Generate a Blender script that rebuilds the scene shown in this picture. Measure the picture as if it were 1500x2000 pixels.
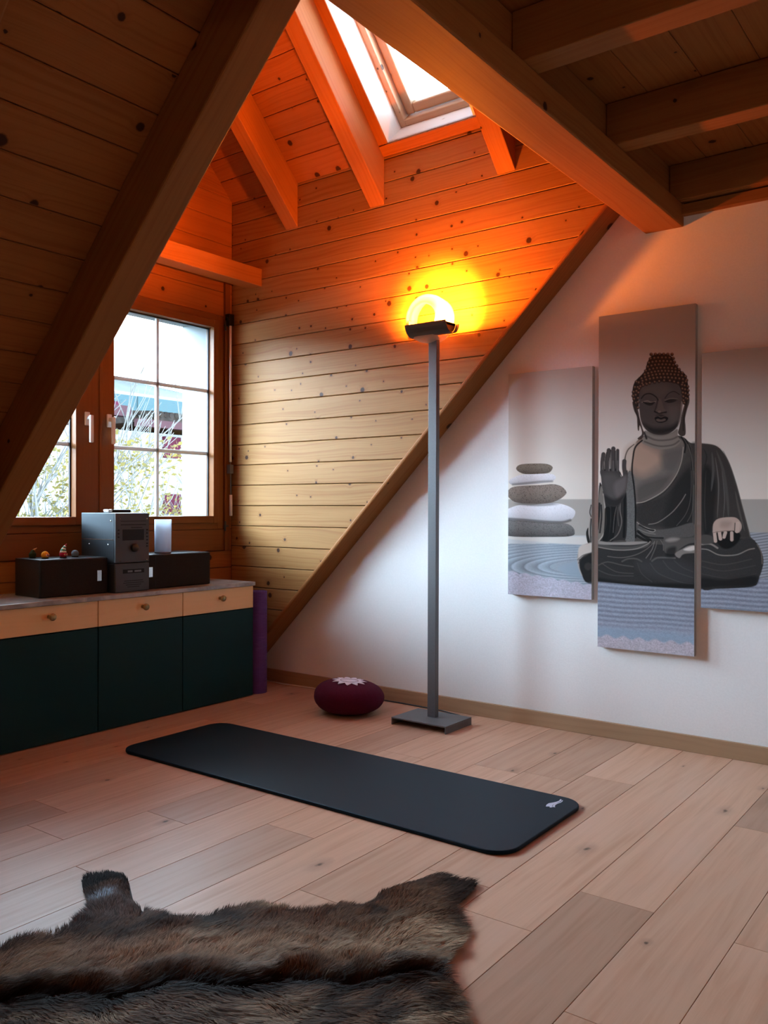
import bpy, bmesh, math, random
import numpy as np
from mathutils import Vector, Matrix, noise as mnoise
sc = bpy.context.scene
for o in list(bpy.data.objects): bpy.data.objects.remove(o)
# ------------------------------------------------------------------ camera
CAM_H = 1.06
yaw, pit, rol = math.radians(53.26679), math.radians(-.23725), math.radians(.17771)
fw = Vector((math.sin(yaw)*math.cos(pit), math.cos(yaw)*math.cos(pit), math.sin(pit)))
rt = Vector((math.cos(yaw), -math.sin(yaw), 0)); up = rt.cross(fw)
cr, cu = rt*math.cos(rol)+up*math.sin(rol), -rt*math.sin(rol)+up*math.cos(rol)
cd = bpy.data.cameras.new('camera'); cam = bpy.data.objects.new('camera', cd); sc.collection.objects.link(cam)
cd.sensor_fit = 'VERTICAL'; cd.sensor_height = 24.0; cd.lens = 1671.29/2000*24.0
cd.clip_start = .02; cd.clip_end = 200
M = Matrix((cr, cu, -fw)).transposed().to_4x4(); M.translation = (0, 0, CAM_H); cam.matrix_world = M
sc.camera = cam
# ------------------------------------------------------------------ world and exposure
WORLD_STRENGTH = 126.0
BULB_POWER = 680.0
LAMP_COLOR = (1.0, .20, .010)
w = bpy.data.worlds.new('overcast_sky'); sc.world = w; w.use_nodes = True
nt = w.node_tree; bg = nt.nodes['Background']
tc = nt.nodes.new('ShaderNodeTexCoord'); sp = nt.nodes.new('ShaderNodeSeparateXYZ'); rp = nt.nodes.new('ShaderNodeValToRGB')
nt.links.new(tc.outputs['Generated'], sp.inputs[0]); nt.links.new(sp.outputs['Z'], rp.inputs[0]); # the cloud cover glows on the window side (+y) and is duller elsewhere
mr = nt.nodes.new('ShaderNodeMapRange'); mr.inputs[1].default_value = -.1; mr.inputs[2].default_value = .55; mr.inputs[3].default_value = .34; mr.inputs[4].default_value = 1.0
mm = nt.nodes.new('ShaderNodeVectorMath'); mm.operation = 'SCALE'; nt.links.new(sp.outputs['Y'], mr.inputs[0]); nt.links.new(rp.outputs[0], mm.inputs[0]); nt.links.new(mr.outputs[0], mm.inputs['Scale']); nt.links.new(mm.outputs[0], bg.inputs[0])
rp.color_ramp.elements[0].position = 0.22; rp.color_ramp.elements[0].color = (.62, .81, 1.0, 1)
rp.color_ramp.elements[1].position = .66; rp.color_ramp.elements[1].color = (.032, .043, .054, 1)
bg.inputs[1].default_value = WORLD_STRENGTH
vs = sc.view_settings; vs.view_transform = 'Standard'; vs.look = 'None'; vs.exposure = 0.0; vs.gamma = 1.0; vs.use_curve_mapping = False
def portal(name, loc, rot, sx, sy):
    l = bpy.data.lights.new(name, 'AREA'); l.shape = 'RECTANGLE'; l.size = sx; l.size_y = sy; l.cycles.is_portal = True
    o = bpy.data.objects.new(name, l); sc.collection.objects.link(o); o.location = loc; o.rotation_euler = rot; return o
portal('window_daylight_portal', (2.685, 4.30, 1.57), (math.radians(-90), 0, 0), 1.8, 1.35)
portal('skylight_portal', (3.48, 2.425, 3.44), (0, math.radians(45), 0), 1.1, .55)

PENDANT_FILL_POWER = 20.0
# ------------------------------------------------------------------ helpers
random.seed(7)
def link(o): sc.collection.objects.link(o); return o
class MB:
    def __init__(s): s.v=[]; s.f=[]; s.uv=[]; s.sm=[]
    def poly(s, pts, uvs=None, smooth=False):
        b=len(s.v); s.v += [tuple(p) for p in pts]; s.f.append(tuple(range(b,b+len(pts)))); s.uv += list(uvs) if uvs else [(0,0)]*len(pts); s.sm.append(smooth)
    def box(s, lo, hi, grain=0, mat=None, off=None):
        """axis box lo..hi, grain axis index gives the u direction; mat transforms afterwards"""
        ou, ov = off if off else (random.uniform(0,40), random.uniform(0,40))
        lo=list(lo); hi=list(hi)
        for a in range(3):
            if lo[a]>hi[a]: lo[a],hi[a]=hi[a],lo[a]
        c=[(x,y,z) for x in (lo[0],hi[0]) for y in (lo[1],hi[1]) for z in (lo[2],hi[2])]
        F=((0,1,3,2,0),(4,6,7,5,0),(0,4,5,1,1),(2,3,7,6,1),(0,2,6,4,2),(1,5,7,3,2))
        b=len(s.v); s.v += [tuple(mat@Vector(p)) if mat else p for p in c]
        for fi,(i,j,k,l,ax) in enumerate(F):
            s.f.append((b+i,b+j,b+k,b+l)); s.sm.append(False)
            oth=[a for a in range(3) if a!=ax]
            if grain in oth: ua=grain; va=[a for a in oth if a!=grain][0]
            else: ua,va=oth
            for q in (i,j,k,l): s.uv.append((c[q][ua]+ou, c[q][va]+ov+fi*.37))
        return s
    def prism(s, pts, a, b, axis=0, uvf=None, off=None):
        """polygon pts (2D, in the two other axes in order) extruded a..b along axis"""
        ou, ov = off if off else (random.uniform(0,40), random.uniform(0,40))
        def mk(p,t):
            q=list(p); q.insert(axis,t); return tuple(q)
        n=len(pts); bi=len(s.v); s.v += [mk(p,a) for p in pts]+[mk(p,b) for p in pts]
        uvf = uvf or (lambda p:(p[0],p[1]))
        s.f.append(tuple(range(bi,bi+n))); s.f.append(tuple(range(bi+2*n-1,bi+n-1,-1))); s.sm += [False,False]
        u=[uvf(p) for p in pts]; s.uv += [(x+ou,y+ov) for x,y in u]+[(x+ou,y+ov) for x,y in reversed(u)]
        for i in range(n):
            j=(i+1)%n; s.f.append((bi+i,bi+n+i,bi+n+j,bi+j)); s.sm.append(False)
            L=math.dist(pts[i],pts[j]); s.uv += [(ou,ov+a),(ou,ov+b),(ou+L,ov+b),(ou+L,ov+a)]
        return s
    def lathe(s, prof, loc=(0,0,0), n=32, mat=None, smooth=True, close=False):
        b=len(s.v)
        for k in range(n):
            t=2*math.pi*k/n
            for (r,z) in prof:
                p=Vector((r*math.cos(t), r*math.sin(t), z)); p = mat@p if mat else p
                s.v.append(tuple(p+Vector(loc)))
        m=len(prof)
        for k in range(n):
            k2=(k+1)%n
            for i in range(m-1):
                s.f.append((b+k*m+i,b+k2*m+i,b+k2*m+i+1,b+k*m+i+1)); s.sm.append(smooth)
                s.uv += [(k/n,i/m),((k+1)/n,i/m),((k+1)/n,(i+1)/m),(k/n,(i+1)/m)]
        return s
    def tube(s, pts, r, n=8, caps=True, smooth=True):
        pts=[Vector(p) for p in pts]; rr = r if hasattr(r,'__len__') else [r]*len(pts); b=len(s.v); ref=None
        for i,p in enumerate(pts):
            d=(pts[min(i+1,len(pts)-1)]-pts[max(i-1,0)]).normalized()
            if ref is None: ref=d.orthogonal().normalized()
            ref=(ref-d*ref.dot(d)).normalized(); o2=d.cross(ref)
            for k in range(n):
                t=2*math.pi*k/n; s.v.append(tuple(p+(ref*math.cos(t)+o2*math.sin(t))*rr[i]))
        for i in range(len(pts)-1):
            for k in range(n):
                k2=(k+1)%n; s.f.append((b+i*n+k,b+i*n+k2,b+(i+1)*n+k2,b+(i+1)*n+k)); s.sm.append(smooth); s.uv += [(i*.1,k/n),(i*.1,(k+1)/n),(i*.1+.1,(k+1)/n),(i*.1+.1,k/n)]
        if caps:
            s.f.append(tuple(b+k for k in range(n))[::-1]); s.sm.append(False); s.uv += [(0,0)]*n
            e=b+(len(pts)-1)*n; s.f.append(tuple(e+k for k in range(n))); s.sm.append(False); s.uv += [(0,0)]*n
        return s
    def build(s, name, mat=None, parent=None, bevel=0, loc=None, seg=2, fix=True):
        me=bpy.data.meshes.new(name); o0=Vector(loc) if loc is not None else None
        vv=[tuple(Vector(p)-o0) for p in s.v] if o0 is not None else s.v
        me.from_pydata(vv,[],s.f); uvl=me.uv_layers.new(name='UVMap')
        flat=np.array(s.uv,dtype=np.float32).ravel(); uvl.data.foreach_set('uv',flat)
        me.polygons.foreach_set('use_smooth',s.sm)
        if fix:
            bm=bmesh.new(); bm.from_mesh(me); bmesh.ops.recalc_face_normals(bm,faces=bm.faces); bm.to_mesh(me); bm.free()
        me.update()
        o=link(bpy.data.objects.new(name,me))
        if o0 is not None: o.location=o0
        if mat: me.materials.append(mat)
        if bevel:
            m=o.modifiers.new('bevel','BEVEL'); m.width=bevel; m.segments=seg; m.limit_method='ANGLE'; m.angle_limit=math.radians(40)
        if parent:
            o.parent=parent
            if o0 is not None: o.location=o0-parent.location
            else: o.location=-parent.location
        return o
def tag(o, label=None, cat=None, group=None, kind=None):
    if label: o['label']=label
    if cat: o['category']=cat
    if group: o['group']=group
    if kind: o['kind']=kind
    return o
def empty(name, loc, label=None, cat=None, group=None, kind=None):
    o=link(bpy.data.objects.new(name,None)); o.location=loc; o.empty_display_size=.05; return tag(o,label,cat,group,kind)
def S(o): o['kind']='structure'; return o
def smooth_all(o):
    o.data.polygons.foreach_set('use_smooth',[True]*len(o.data.polygons)); return o

# ------------------------------------------------------------------ materials
class NT:
    def __init__(s, name):
        s.m=bpy.data.materials.new(name); s.m.use_nodes=True; s.t=s.m.node_tree; s.b=s.t.nodes['Principled BSDF']; s.out=s.t.nodes['Material Output']
    def n(s,kind,**kw):
        x=s.t.nodes.new(kind)
        for k,v in kw.items():
            if k.startswith('i_'): x.inputs[k[2:].replace('_',' ')].default_value=v
            else: setattr(x,k,v)
        return x
    def l(s,a,b): s.t.links.new(a,b)
    def math(s,op,a,b=None,c=None,clamp=False):
        x=s.t.nodes.new('ShaderNodeMath'); x.operation=op; x.use_clamp=clamp
        for i,v in enumerate((a,b,c)):
            if v is None: continue
            if isinstance(v,(int,float)): x.inputs[i].default_value=v
            else: s.l(v,x.inputs[i])
        return x.outputs[0]
    def mix(s,f,a,b,mode='MIX'):
        x=s.t.nodes.new('ShaderNodeMix'); x.data_type='RGBA'; x.blend_type=mode; x.clamp_factor=True
        for i,v in ((0,f),(6,a),(7,b)):
            if isinstance(v,(int,float)): x.inputs[i].default_value=v
            elif isinstance(v,tuple): x.inputs[i].default_value=(*v[:3],1)
            else: s.l(v,x.inputs[i])
        return x.outputs[2]
    def smooth(s,v,lo,hi):
        x=s.t.nodes.new('ShaderNodeMapRange'); x.interpolation_type='SMOOTHSTEP'; s.l(v,x.inputs[0]); x.inputs[1].default_value=lo; x.inputs[2].default_value=hi; return x.outputs[0]
    def vec(s,x,y,z=0.0):
        c=s.t.nodes.new('ShaderNodeCombineXYZ')
        for i,v in enumerate((x,y,z)):
            if isinstance(v,(int,float)): c.inputs[i].default_value=v
            else: s.l(v,c.inputs[i])
        return c.outputs[0]
    def noise(s,vec,scale=1,detail=2,rough=.5,dist=0):
        x=s.n('ShaderNodeTexNoise'); s.l(vec,x.inputs['Vector']); x.inputs['Scale'].default_value=scale; x.inputs['Detail'].default_value=detail; x.inputs['Roughness'].default_value=rough; x.inputs['Distortion'].default_value=dist; return x.outputs[0]
    def bump(s,h,strength=.2,dist=.002):
        x=s.n('ShaderNodeBump'); x.inputs['Strength'].default_value=strength; x.inputs['Distance'].default_value=dist; s.l(h,x.inputs['Height']); s.l(x.outputs[0],s.b.inputs['Normal'])
    def uv(s):
        t=s.n('ShaderNodeTexCoord'); p=s.n('ShaderNodeSeparateXYZ'); s.l(t.outputs['UV'],p.inputs[0]); return p.outputs[0],p.outputs[1]
    def obj(s): return s.n('ShaderNodeTexCoord').outputs['Object']
def plain(name,col,rough=.5,metal=0.0,spec=.5,coat=0,noise=0,nscale=40,bump=0):
    t=NT(name); b=t.b; b.inputs['Base Color'].default_value=(*col,1); b.inputs['Roughness'].default_value=rough; b.inputs['Metallic'].default_value=metal; b.inputs['Specular IOR Level'].default_value=spec
    b.inputs['Coat Weight'].default_value=coat
    n=t.noise(t.obj(),nscale,4)
    if noise:
        t.l(t.mix(t.smooth(n,.3,.7),tuple(c*(1-noise) for c in col),tuple(min(1,c*(1+noise)) for c in col)),b.inputs['Base Color'])
    if bump: t.bump(n,bump,.002)
    return t.m
def spruce(name,light,dark,knot=(.035,.011,.005),rough=.38,kscale=8.5,kamt=.45,ksize=.09,grain=1.0,spec=.5,boardvar=.0):
    t=NT(name); u,v=t.uv()
    warp=t.math('MULTIPLY',t.math('SUBTRACT',t.noise(t.vec(t.math('MULTIPLY',u,1.3),t.math('MULTIPLY',v,3.0)),1.0,2),.5),.09)
    kv=t.n('ShaderNodeTexVoronoi'); kv.voronoi_dimensions='2D'; kv.feature='F1'; kv.inputs['Scale'].default_value=kscale
    t.l(t.vec(u,v),kv.inputs['Vector']); d=kv.outputs['Distance']; cs=t.n('ShaderNodeSeparateColor'); t.l(kv.outputs['Color'],cs.inputs[0])
    on=t.math('GREATER_THAN',cs.outputs[0],1-kamt); rad=t.math('ADD',t.math('MULTIPLY',t.math('POWER',cs.outputs[1],3.0),ksize),.032)
    edge=t.math('ADD',d,t.math('MULTIPLY',t.math('SUBTRACT',t.noise(t.vec(u,v),90,2),.5),.045))
    k=t.math('MULTIPLY',on,t.math('SUBTRACT',1.0,t.smooth(t.math('DIVIDE',edge,rad),.75,1.2)))
    halo=t.math('MULTIPLY',on,t.math('SUBTRACT',1.0,t.smooth(t.math('DIVIDE',d,rad),.9,3.4)))
    vv=t.math('ADD',t.math('ADD',v,warp),t.math('MULTIPLY',halo,.012))
    rings=t.noise(t.vec(t.math('MULTIPLY',u,.9),t.math('MULTIPLY',vv,75)),1.0,3,.6)
    fib=t.noise(t.vec(t.math('MULTIPLY',u,7),t.math('MULTIPLY',v,520)),1.0,2,.6)
    broad=t.noise(t.vec(t.math('MULTIPLY',u,.8),t.math('MULTIPLY',v,5)),1.0,2)
    g=t.math('MULTIPLY',t.smooth(rings,.40,.72),.62*grain)
    g=t.math('ADD',g,t.math('MULTIPLY',t.math('SUBTRACT',fib,.4),.45*grain)); g=t.math('ADD',g,t.math('MULTIPLY',t.math('SUBTRACT',broad,.45),.7),clamp=True)
    col=t.mix(g,light,dark); col=t.mix(t.math('MULTIPLY',halo,.38),col,dark); col=t.mix(t.math('MULTIPLY',k,.95),col,knot)
    t.l(col,t.b.inputs['Base Color']); t.b.inputs['Specular IOR Level'].default_value=spec
    t.l(t.math('ADD',rough,t.math('MULTIPLY',rings,.14)),t.b.inputs['Roughness'])
    t.bump(t.math('ADD',fib,t.math('MULTIPLY',rings,.8)),.10,.001)
    return t.m
m_panel=spruce('varnished_spruce_boards',(.36,.185,.064),(.24,.10,.027),kamt=.72,ksize=.085,rough=.45,spec=.16,kscale=7.2)
m_ceil=spruce('spruce_ceiling_boards',(.33,.120,.032),(.24,.075,.018),spec=.1,kamt=.38,kscale=6.5,ksize=.09,rough=.42)
m_beam=spruce('spruce_beams',(.31,.125,.037),(.24,.085,.023),spec=.1,kamt=.16,kscale=5,ksize=.08,rough=.5)
m_frame=spruce('stained_window_wood',(.19,.068,.018),(.14,.046,.012),spec=.15,kamt=.0,rough=.35,grain=.6)
m_front=spruce('birch_drawer_wood',(.90,.58,.27),(.84,.51,.22),kamt=.0,rough=.4,grain=.5)
m_base=spruce('oak_skirting_wood',(.42,.27,.155),(.33,.20,.11),kamt=.0,rough=.45,grain=.8)
m_plaster=plain('white_plaster',(.87,.87,.86),.9,0,.1,noise=.015,nscale=120,bump=.25)
m_white=plain('white_lacquer',(.82,.83,.84),.45)
m_teal=plain('dark_petrol_lacquer',(.003,.030,.034),.5,0,.15)
m_black=plain('black_speaker_cloth',(.012,.011,.010),.85,0,.2,noise=.3,nscale=300)
m_blackwood=plain('black_vinyl',(.018,.017,.017),.42)
m_steel=plain('dark_stereo_metal',(.045,.055,.065),.38,.6)
m_fascia=plain('dark_grey_fascia',(.050,.056,.062),.5,0,.3)
m_dark=plain('near_black_plastic',(.006,.006,.007),.5,0,.2)
m_alu=plain('brushed_grey_metal',(.13,.134,.142),.5,.25,noise=.05,nscale=200)
m_chrome=plain('bright_metal',(.6,.6,.6),.25,1)
m_brass=plain('aged_brass',(.36,.29,.15),.35,.9,noise=.2,nscale=60)
m_rubber=plain('black_foam_rubber',(.004,.010,.016),.5,0,.14,noise=.1,nscale=500,bump=.15)
m_cord_w=plain('white_cable_plastic',(.75,.7,.62),.5); m_cord_b=plain('black_cable_plastic',(.01,.01,.01),.5)
m_rubber.node_tree.nodes['Principled BSDF'].inputs['Specular Tint'].default_value=(.30,.62,1,1); m_rubber.node_tree.nodes['Principled BSDF'].inputs['Specular IOR Level'].default_value=.2  # blue specular tint puts the sky's sheen into the mat's colour
m_gap=plain('black_rubber_gasket',(.01,.01,.01),.7)

def boards_along(axis_len, seams, make): pass
# ================================================================== ROOM SHELL
XW, XP, YW = 3.81, 3.67, 3.913
KR, KP = 3.90, 4.13            # y+z of the main rafters' undersides and of the main roof boards
# ---- floor: boards along x, each row .2095 wide
flo=NT('oiled_oak_boards'); t=flo; u,v=t.uv()
att=t.n('ShaderNodeVertexColor'); att.layer_name='tone'; ac=t.n('ShaderNodeSeparateColor'); t.l(att.outputs[0],ac.inputs[0])
g1=t.noise(t.vec(t.math('MULTIPLY',u,1.6),t.math('MULTIPLY',v,34)),1.0,4,.6,.6); g2=t.noise(t.vec(t.math('MULTIPLY',u,5),t.math('MULTIPLY',v,260)),1.0,3,.6)
g3=t.noise(t.vec(t.math('MULTIPLY',u,1.2),t.math('MULTIPLY',v,4)),1.0,3)
col=t.mix(t.smooth(g1,.35,.75),(.66,.41,.275),(.54,.315,.20)); col=t.mix(t.math('MULTIPLY',g2,.35),col,(.46,.27,.175)); col=t.mix(t.smooth(g3,.45,.8),col,(.62,.40,.285))
kv=t.n('ShaderNodeTexVoronoi'); kv.voronoi_dimensions='2D'; kv.inputs['Scale'].default_value=3.2; t.l(t.vec(t.math('MULTIPLY',u,.9),t.math('MULTIPLY',v,1.7)),kv.inputs['Vector'])
kc=t.n('ShaderNodeSeparateColor'); t.l(kv.outputs['Color'],kc.inputs[0]); kon=t.math('GREATER_THAN',kc.outputs[0],.66); kr=t.math('ADD',t.math('MULTIPLY',kc.outputs[1],.045),.012)
kd=t.math('DIVIDE',t.math('ADD',kv.outputs['Distance'],t.math('MULTIPLY',t.math('SUBTRACT',t.noise(t.vec(u,v),40,3),.5),.09)),kr)
kn=t.math('MULTIPLY',kon,t.math('SUBTRACT',1.0,t.smooth(kd,.2,1.1))); kh=t.math('MULTIPLY',kon,t.math('SUBTRACT',1.0,t.smooth(kd,.6,4.5)))
col=t.mix(t.math('MULTIPLY',kh,.35),col,(.26,.165,.11)); col=t.mix(t.math('MULTIPLY',kn,.85),col,(.07,.045,.03))
hs=t.n('ShaderNodeHueSaturation'); t.l(col,hs.inputs['Color']); t.l(ac.outputs[0],hs.inputs['Value']); t.l(hs.outputs[0],t.b.inputs['Base Color'])
t.l(t.math('ADD',.36,t.math('MULTIPLY',g1,.2)),t.b.inputs['Roughness']); t.b.inputs['Specular IOR Level'].default_value=.2; t.bump(g2,.06,.001)
rows={}
J={.56:[(3.0,.98,.74)],.77:[(2.225,.76,1.04)],.98:[(1.94,1.0,1.02)],1.19:[(3.206,.9,1.04)],1.40:[(1.764,1.0,.92),(3.1,.92,.84)],1.61:[],1.82:[(2.065,.84,1.02)],2.03:[(1.48,.92,1.02),(3.0,1.0,1.04)],2.24:[(1.90,1.03,.84)],2.45:[(1.574,1.04,1.04)],2.66:[(1.723,.80,1.0)],2.87:[(2.3,.85,.88)],3.08:[(2.9,.95,.84)],3.29:[(3.3,.8,.95)]}
def dname(o): return o
fm=MB(); tones=[]
k=-16
while True:
    y0=.7705+k*.2095
    if y0>3.92: break
    key=min(J,key=lambda q:abs(q-y0)); cuts=[]; r=random.Random(k*13+5)
    if abs(key-y0)<.05 and J[key]:
        js=J[key]; xs=[j[0] for j in js]; tl=[js[0][1]]+[j[2] for j in js]
        x=xs[0]; first=[]
        while x>-1.7: x-=r.uniform(1.1,2.1); first.append(x)
        xs=sorted(first)+xs; tl=[r.uniform(.9,1.03) for _ in first]+tl
    else:
        x=-1.7+r.uniform(0,1); xs=[]
        while x<3.7: xs.append(x); x+=r.uniform(1.2,2.2)
        tl=[r.uniform(.88,1.05) for _ in range(len(xs)+1)]
    e=[-1.7]+[q for q in xs if q>-1.7]+[3.85]; tl=tl[-(len(e)-1):]
    for i in range(len(e)-1):
        fm.box((e[i]+.0006,y0+.0006,-.015),(e[i+1]-.0006,y0+.2089,0),0); tones.append(tl[i])
    k+=1
floor=S(fm.build('floor',t.m,bevel=.0008,seg=1))
ca=floor.data.color_attributes.new('tone','FLOAT_COLOR','CORNER'); cc=np.repeat(np.array(tones,dtype=np.float32),24); arr=np.ones((len(cc),4),dtype=np.float32); arr[:,:3]=cc[:,None]; ca.data.foreach_set('color',arr.ravel())
mb=MB(); mb.box((-1.75,-2.65,-.2),(4.1,4.3,-.0155)); S(mb.build('floor_subfloor',m_gap))
# ---- plaster walls
mb=MB(); mb.box((XW,-2.6,-.02),(4.0,4.1,2.62)); S(mb.build('wall_right',m_plaster))
mb=MB(); mb.box((-1.75,-2.6,-.02),(-1.6,4.1,2.62)); S(mb.build('wall_left',m_plaster))
mb=MB()
mb.box((-1.75,-2.6,-.02),(4.0,-2.45,2.62)); S(mb.build('wall_back',m_plaster))
# ---- skirting
mb=MB(); mb.box((XW-.016,-2.4,0),(XW,3.80,.072),1); S(mb.build('baseboard_right',m_base,bevel=.002))
# ---- loft floor boards over the joists, and blocking above the purlin
mb=MB(); x=-1.6
while x<3.81:
    mb.box((-0.0,0,0),(0,0,0)) if False else None
    x+=.5
y=1.28
while y>-2.5:
    mb.box((-1.6,y-.1895,2.562),(3.81,y-.001,2.585),0); y-=.19
mb.box((-1.6,-2.5,2.585),(3.95,1.28,2.70),0)
S(mb.build('ceiling_loft',m_ceil,bevel=.002,seg=1))
mb=MB(); mb.box((XW-.035,-2.4,2.347),(XW,1.20,2.392),1); mb.box((XW-.05,-2.4,2.40),(XW,1.20,2.425),1); S(mb.build('trim_2',m_beam,bevel=.002))
# ---- main roof slope (left of the dormer): boards along x in the plane y+z=KP
def slope_frame(z):      # point on plane for given z
    return Vector((0,KP-z,z))
sd=Vector((0,-1,1)).normalized(); sn=Vector((0,1,1)).normalized()   # up the slope, outward normal
Ms=Matrix(((1,0,0,0),(0,sd.y,sn.y,KP-2.255),(0,sd.z,sn.z,2.255),(0,0,0,1)))
mb=MB(); P=.1239
for k in range(-27,16):
    mb.box((-1.75,k*P+.0012,0),(1.62,(k+1)*P-.0012,.02),0,Ms)
mb.box((-1.75,-27*P,.021),(1.62,16*P,.2),0,Ms)
S(mb.build('ceiling_main_slope',m_ceil,bevel=.003,seg=1))
# ---- dormer cheek of spruce boards
E_=3.935                 # y+z where boards stop above the rafter
def clip(poly,fn):       # keep fn>=0
    out=[]
    for i in range(len(poly)):
        a,b=poly[i],poly[(i+1)%len(poly)]; fa,fb=fn(a),fn(b)
        if fa>=0: out.append(a)
        if (fa>=0)!=(fb>=0): q=fa/(fa-fb); out.append((a[0]+(b[0]-a[0])*q,a[1]+(b[1]-a[1])*q))
    return out
mb=MB()
for k in range(-7,18):
    z0=.828+.1233*k; z1=z0+.1233
    p=clip([(0.6,z0+.0016),(3.915,z0+.0016),(3.915,min(z1-.0016,2.945)),(0.6,min(z1-.0016,2.945))],lambda q:q[0]+q[1]-E_) if z0<2.94 else []
    if len(p)>2: mb.prism(p,XP,XP+.02,0)
cheek=S(mb.build('wall_dormer_cheek',m_panel,bevel=.0028,seg=1))
mb=MB(); mb.prism([(3.955,.0),(4.15,-.02),(4.15,2.97),(.985,2.97)],XP+.021,XW+.19,0); S(mb.build('wall_dormer_core',m_gap))
# far cheek
mb=MB()
for k in range(-7,18):
    z0=.828+.1233*k; z1=z0+.1233
    p=clip([(0.3,z0+.0016),(3.915,z0+.0016),(3.915,min(z1-.0016,2.945)),(0.3,min(z1-.0016,2.945))],lambda q:q[0]+q[1]-KR-.13) if z0<2.94 else []
    if len(p)>2: mb.prism(p,1.68,1.70,0)
S(mb.build('wall_dormer_far_cheek',m_panel,bevel=.0028,seg=1))
mb=MB(); mb.prism([(4.15,.0),(4.15,2.97),(1.17,2.97)],1.56,1.679,0); mb.prism([(.25,2.975),(1.165,2.975),(.25,3.90)],1.56,1.72,0); S(mb.build('wall_dormer_far_core',m_gap))
# ---- dormer roof: right slope plane x+z = 6.607, left slope mirrored about x=2.685
C0=6.607; RX=2.685
rd=Vector((-1,0,1)).normalized(); rn=Vector((1,0,1)).normalized()   # up-slope, outward
Mr=Matrix(((rd.x,0,rn.x,XP),(0,1,0,0),(rd.z,0,rn.z,C0-XP),(0,0,0,1)))   # local x up the slope, y along, z outward
SL=(XP-RX)*math.sqrt(2)   # slope length to ridge
sk0,sk1,sy0,sy1=.0665,.98,2.165,2.685
mb=MB(); P2=.127; s0=(XP-3.572)*math.sqrt(2)
ks=[0.0]; q=s0
while q<SL: ks.append(q); q+=P2
ks.append(SL+.02)
def skcut(mb,x0,x1,y0,y1,z0,z1,grain):
    rects=[(x0,x1,y0,y1)]
    if x1>sk0 and x0<sk1:
        rects=[(x0,x1,y0,sy0-.04),(x0,x1,sy1+.018,y1)]
        if x0<sk0: rects.append((x0,sk0,sy0-.04,sy1+.018))
        if x1>sk1: rects.append((sk1,x1,sy0-.04,sy1+.018))
    for a,b,c,d in rects:
        if b-a>.002 and d-c>.002: mb.box((a,c,z0),(b,d,z1),grain,Mr)
for i in range(len(ks)-1): skcut(mb,ks[i]+.0012,ks[i+1]-.0012,.3,3.93,0,.018,1)
S(mb.build('ceiling_dormer_right',m_ceil,bevel=.0025,seg=1))
mb=MB()
for a,b,c,d in ((-.35,sk0-.02,.3,4.5),(sk1+.02,SL+.25,.3,4.5),(sk0,sk1,.3,sy0-.02),(sk0,sk1,sy1+.02,4.5)): mb.box((a,c,.019),(b,d,.22),1,Mr)
S(mb.build('ceiling_dormer_core',m_gap))
Ml=Matrix(((-1,0,0,2*RX),(0,1,0,0),(0,0,1,0),(0,0,0,1)))@Mr
mb=MB()
for i in range(len(ks)-1): mb.box((ks[i]+.0012,.3,0),(ks[i+1]-.0012,3.93,.018),1,Ml)
mb.box((-.35,.3,.019),(SL+.25,4.5,.22),1,Ml)
S(mb.build('ceiling_dormer_left',m_ceil,bevel=.0025,seg=1))
mb=MB(); mb.box((-1.75,.2,2.56),(4.0,.3,4.3)); S(mb.build('wall_loft_end',m_gap))
# ---- window wall
WX0,WX1,WZ0,WZ1=1.785,3.587,.932,2.225
mb=MB()
def wz(z): return max(z,0)
zs=[0,.10,.223,.346,.47,.59,.697,.80,.932]
for a,b in zip(zs[:-1],zs[1:]): mb.box((1.7,YW,a+.0012),(XP,YW+.02,b-.0012),0)
for a,b in ((.932,1.06),(1.06,1.19),(1.19,1.32),(1.32,1.45),(1.45,1.58),(1.58,1.71),(1.71,1.84),(1.84,1.97),(1.97,2.10),(2.10,2.225)):
    mb.box((WX1,YW,a+.0012),(XP,YW+.02,b-.0012),0); mb.box((1.7,YW,a+.0012),(WX0,YW+.02,b-.0012),0)
a=2.228
while a<3.93:
    b=a+.146; p=[(1.7,a+.0012),(XP,a+.0012),(XP,b-.0012),(1.7,b-.0012)]
    p=clip(clip(p,lambda q:C0-q[0]-q[1]+.02),lambda q:q[0]-(2*RX)+C0-q[1]+.02)
    if len(p)>2: mb.prism(p,YW,YW+.02,1)
    a=b
S(mb.build('wall_window',m_ceil,bevel=.0022,seg=1))
mb=MB()
mb.box((1.56,YW+.021,0),(XP+.2,4.15,WZ0)); mb.box((1.56,YW+.021,WZ0),(WX0,4.15,WZ1)); mb.box((WX1,YW+.021,WZ0),(XP+.2,4.15,WZ1))
mb.prism([(1.56,WZ1),(XP+.2,WZ1),(XP+.2,2.9),(RX,4.05),(1.56,2.95)],YW+.021,4.15,1)
S(mb.build('wall_window_core',m_gap))
# outer reveal of the window, grey so it bounces less daylight indoors
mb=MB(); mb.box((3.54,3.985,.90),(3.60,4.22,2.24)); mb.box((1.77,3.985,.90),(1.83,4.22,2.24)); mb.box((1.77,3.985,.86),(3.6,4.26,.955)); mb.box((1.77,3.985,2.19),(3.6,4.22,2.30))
S(mb.build('trim_3',plain('toned_grey_reveal',(.22,.235,.24),.8,0,.1)))
# trim strip at corner of window wall, and the painted panel below the window
mb=MB(); mb.box((3.600,YW-.018,.80),(3.640,YW,2.56),2); S(mb.build('trim_4',m_frame,bevel=.002))
mb=MB(); mb.box((1.72,YW-.010,.802),(3.600,YW,.930),0); S(mb.build('trim_5',m_frame,bevel=.002))

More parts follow.
